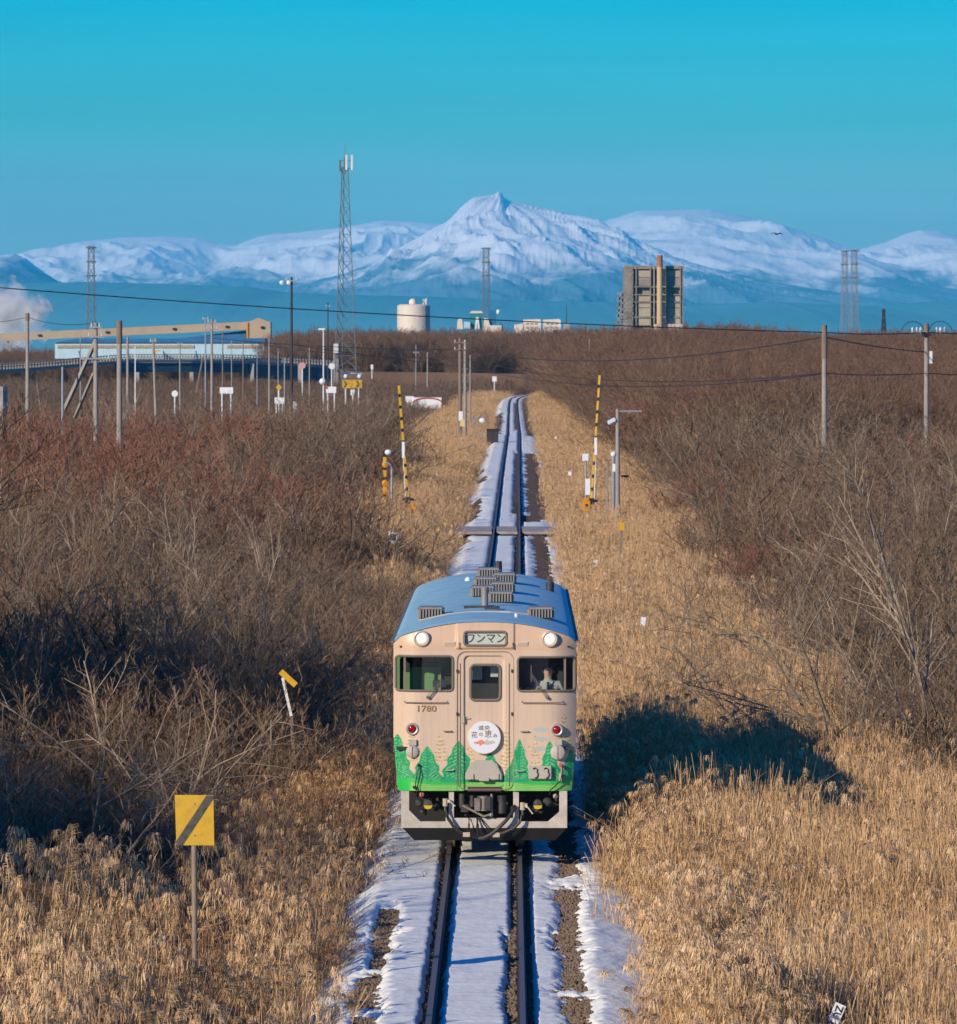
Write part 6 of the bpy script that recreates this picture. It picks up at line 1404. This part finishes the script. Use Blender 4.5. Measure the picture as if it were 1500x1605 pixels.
for x0, x1, ys in ((993, 996.5, [(424, 430), (434, 437), (452, 458), (464, 468), (474, 478), (482, 487), (491, 496), (498, 504)]), (1020.5, 1024.5, [(423, 430), (434, 445), (483, 489), (492, 500), (503, 510)]), (1038.5, 1043.5, [(419, 431), (432, 448), (453, 459), (463, 474), (476, 492), (493, 507)]), (1066, 1069, [(435, 446), (451, 456), (464, 470), (482, 490), (492, 502)]), (982, 990.5, [(466, 470), (477, 484), (490, 493)])):
    for y0, y1 in ys: panel(x0, x1, y0, y1, 'void', 'opening', -.1, 1.4)
panel(1026, 1070.5, 508, 522, 'tank', 'base_block', -3, 5)
mb = MB(); rr_ = random.Random(4)
for x in (980, 983, 986, 989): mb.bar(PT(x, 418, d - 1) - o, PT(x, 525, d - 1) - o, .45)
for y in range(424, 522, 7): mb.bar(PT(978, y + rr_.uniform(-2, 2), d - 1) - o, PT(992, y + rr_.uniform(-2, 2), d - 1) - o, .4)
for y in range(460, 520, 9): mb.bar(PT(968 + rr_.uniform(0, 4), y + 8, d - 1) - o, PT(984, y - 3, d - 1) - o, .5); mb.bar(PT(967 + (y - 460) * -.05, y, d - 1) - o, PT(978, y, d - 1) - o, .5)
mb.bar(PT(972, 462, d - 1) - o, PT(967, 525, d - 1) - o, .5); mb.bar(PT(976, 460, d - 1) - o, PT(975, 525, d - 1) - o, .5); mb.build('broken_framework', M['ruin'], e)
MB().cyl(PT(1034, 512, d - 5) - o, PT(1034, 418, d - 5) - o, .98, .92, 20).build('chimney', M['chim'], e, smooth=True)
MB().cyl(PT(1034, 418, d - 5) - o, PT(1034, 400, d - 5) - o, 1.0, .98, 20).build('chimney_top', M['chimtop'], e, smooth=True)
# right edge domes
e = empty('distant_domes', (PX(1440, 2400), 2400, -1.3), 0, 'cluster of tiny white tanks behind the pole at the right edge', 'tank'); o = e.location
for px, w in ((1430, 3), (1437, 3), (1443, 4), (1468, 3), (1474, 4), (1481, 4)): MB().lathe([(w * .13, -10), (w * .13, 1.2), (w * .09, 1.9), (0, 2.2)], PT(px, 521, 2400) - o, axis='Z', n=12).build('tank', M['white'], e, smooth=True)
# left edge: beige wall end and dark shrub
d = 420; e = empty('garden_wall', (PX(3, d), d, -1.3), 0, 'end of a low beige wall at the left edge', 'wall'); MB().box((-.4, 1, (PZ(606, d) + 1.3) / 2), (1.1, 4, PZ(606, d) + 1.3)).build('wall', M['conc'], e)

# birds
def bird(px, py, d, span, lab, up=.1, rz=0, m='crow', flying=True):
    c = PT(px, py, d); e = empty('bird', c, rz, lab, 'bird'); s = span
    mb = MB().lathe([(0, -.26 * s), (.035 * s, -.22 * s), (.06 * s, -.05 * s), (.05 * s, .08 * s), (.02 * s, .16 * s), (.035 * s, .30 * s), (0, .31 * s)], (0, 0, 0), axis='Y', n=10)
    if flying:
        for sx in (-1, 1): 
            W = [(0, -.08, .01), (.22, -.13, .09), (.36, -.06, .06 if sx < 0 else .03), (.5, .04, -.02 if sx < 0 else -.09), (.36, .09, .05), (.2, .1, .07), (0, .1, 0)]
            mb.extr([(sx * a * s, b * s, q * s) for a, b, q in W], (0, 0, .018 * s))
    else:
        mb.bar((-.03 * s, 0, 0), (-.03 * s, 0, -.2 * s), .02 * s); mb.bar((.03 * s, 0, 0), (.03 * s, 0, -.2 * s), .02 * s)
        for sx in (-1, 1): mb.extr([(sx * .05 * s, -.15 * s, .03 * s), (sx * .075 * s, .1 * s, -.01 * s), (sx * .03 * s, .34 * s, -.03 * s), (sx * .04 * s, .05 * s, .06 * s)], (sx * .012 * s, 0, 0))
    mb.build('body', M[m], e, smooth=True); return e
bird(1218, 367, 420, 1.0, 'dark bird gliding in front of the snowy range at upper right', rz=R(20))
bird(405, 672, 330, .75, 'black crow with folded wings on top of the left thicket', rz=R(-70), flying=False)
bird(980, 747, 300, .8, 'black crow flapping beside the post right of the crossing', rz=R(60))
bird(596, 642, 500, .5, 'tiny black bird on the bush left of the white hut', rz=R(30), flying=False)
# pale snow left on the ground by the bushes
def snowpatch(px, py, d, w, l, nm, seed):
    xs = np.linspace(-w, w, 40); ys = np.linspace(-l, l, 30); A, B = np.meshgrid(xs, ys); q = 1 - np.hypot(A / w, B / l) + .7 * (fbm(A * 1.2, B * .5, seed, 4) - .5)
    return tag(grid_ob(nm, A + PX(px, d), B + d, PZ(py, d) + .22 * np.clip(q, -1, .6) - .05, M['snow']), kind='structure')
snowpatch(300, 664, 640, 3.2, 9, 'snow_patch', 4); snowpatch(350, 655, 700, 3.0, 9, 'snow_patch', 5); snowpatch(545, 585, 1200, 3, 8, 'snow_patch', 6)
# smoke rising at the far left
sm = MB().sphere((0, 0, 0), 1, 24, 16).build('smoke', [], None, smooth=True)
sm.location = PT(-4, 500, 4200) ; sm.scale = (40, 18, 32)
m = bpy.data.materials.new('white_steam'); m.use_nodes = True; N, L = m.node_tree.nodes, m.node_tree.links; N.clear()
o_ = N.new('ShaderNodeOutputMaterial'); v_ = N.new('ShaderNodeVolumePrincipled'); v_.inputs['Color'].default_value = (1, 1, 1, 1)
tc = N.new('ShaderNodeTexCoord'); nz = N.new('ShaderNodeTexNoise'); nz.inputs['Scale'].default_value = 2.2; nz.inputs['Detail'].default_value = 5
ln = N.new('ShaderNodeVectorMath'); ln.operation = 'LENGTH'; L.new(tc.outputs['Object'], ln.inputs[0]); L.new(tc.outputs['Object'], nz.inputs['Vector'])
a1 = N.new('ShaderNodeMath'); a1.operation = 'SUBTRACT'; L.new(nz.outputs[0], a1.inputs[0]); 
b1 = N.new('ShaderNodeMath'); b1.operation = 'MULTIPLY'; b1.inputs[1].default_value = .40; L.new(ln.outputs['Value'], b1.inputs[0]); L.new(b1.outputs[0], a1.inputs[1])
c1 = N.new('ShaderNodeMapRange'); c1.inputs[1].default_value = .17; c1.inputs[2].default_value = .30; c1.inputs[4].default_value = 1.3; L.new(a1.outputs[0], c1.inputs[0]); L.new(c1.outputs[0], v_.inputs['Density']); L.new(v_.outputs[0], o_.inputs['Volume'])
v_.inputs['Density Attribute'].default_value = ''
sm.data.materials.clear(); sm.data.materials.append(m); m.cycles.volume_step_rate = 4.0
tag(sm, 'white steam drifting low behind the left end of the conveyor', 'smoke', kind='stuff')
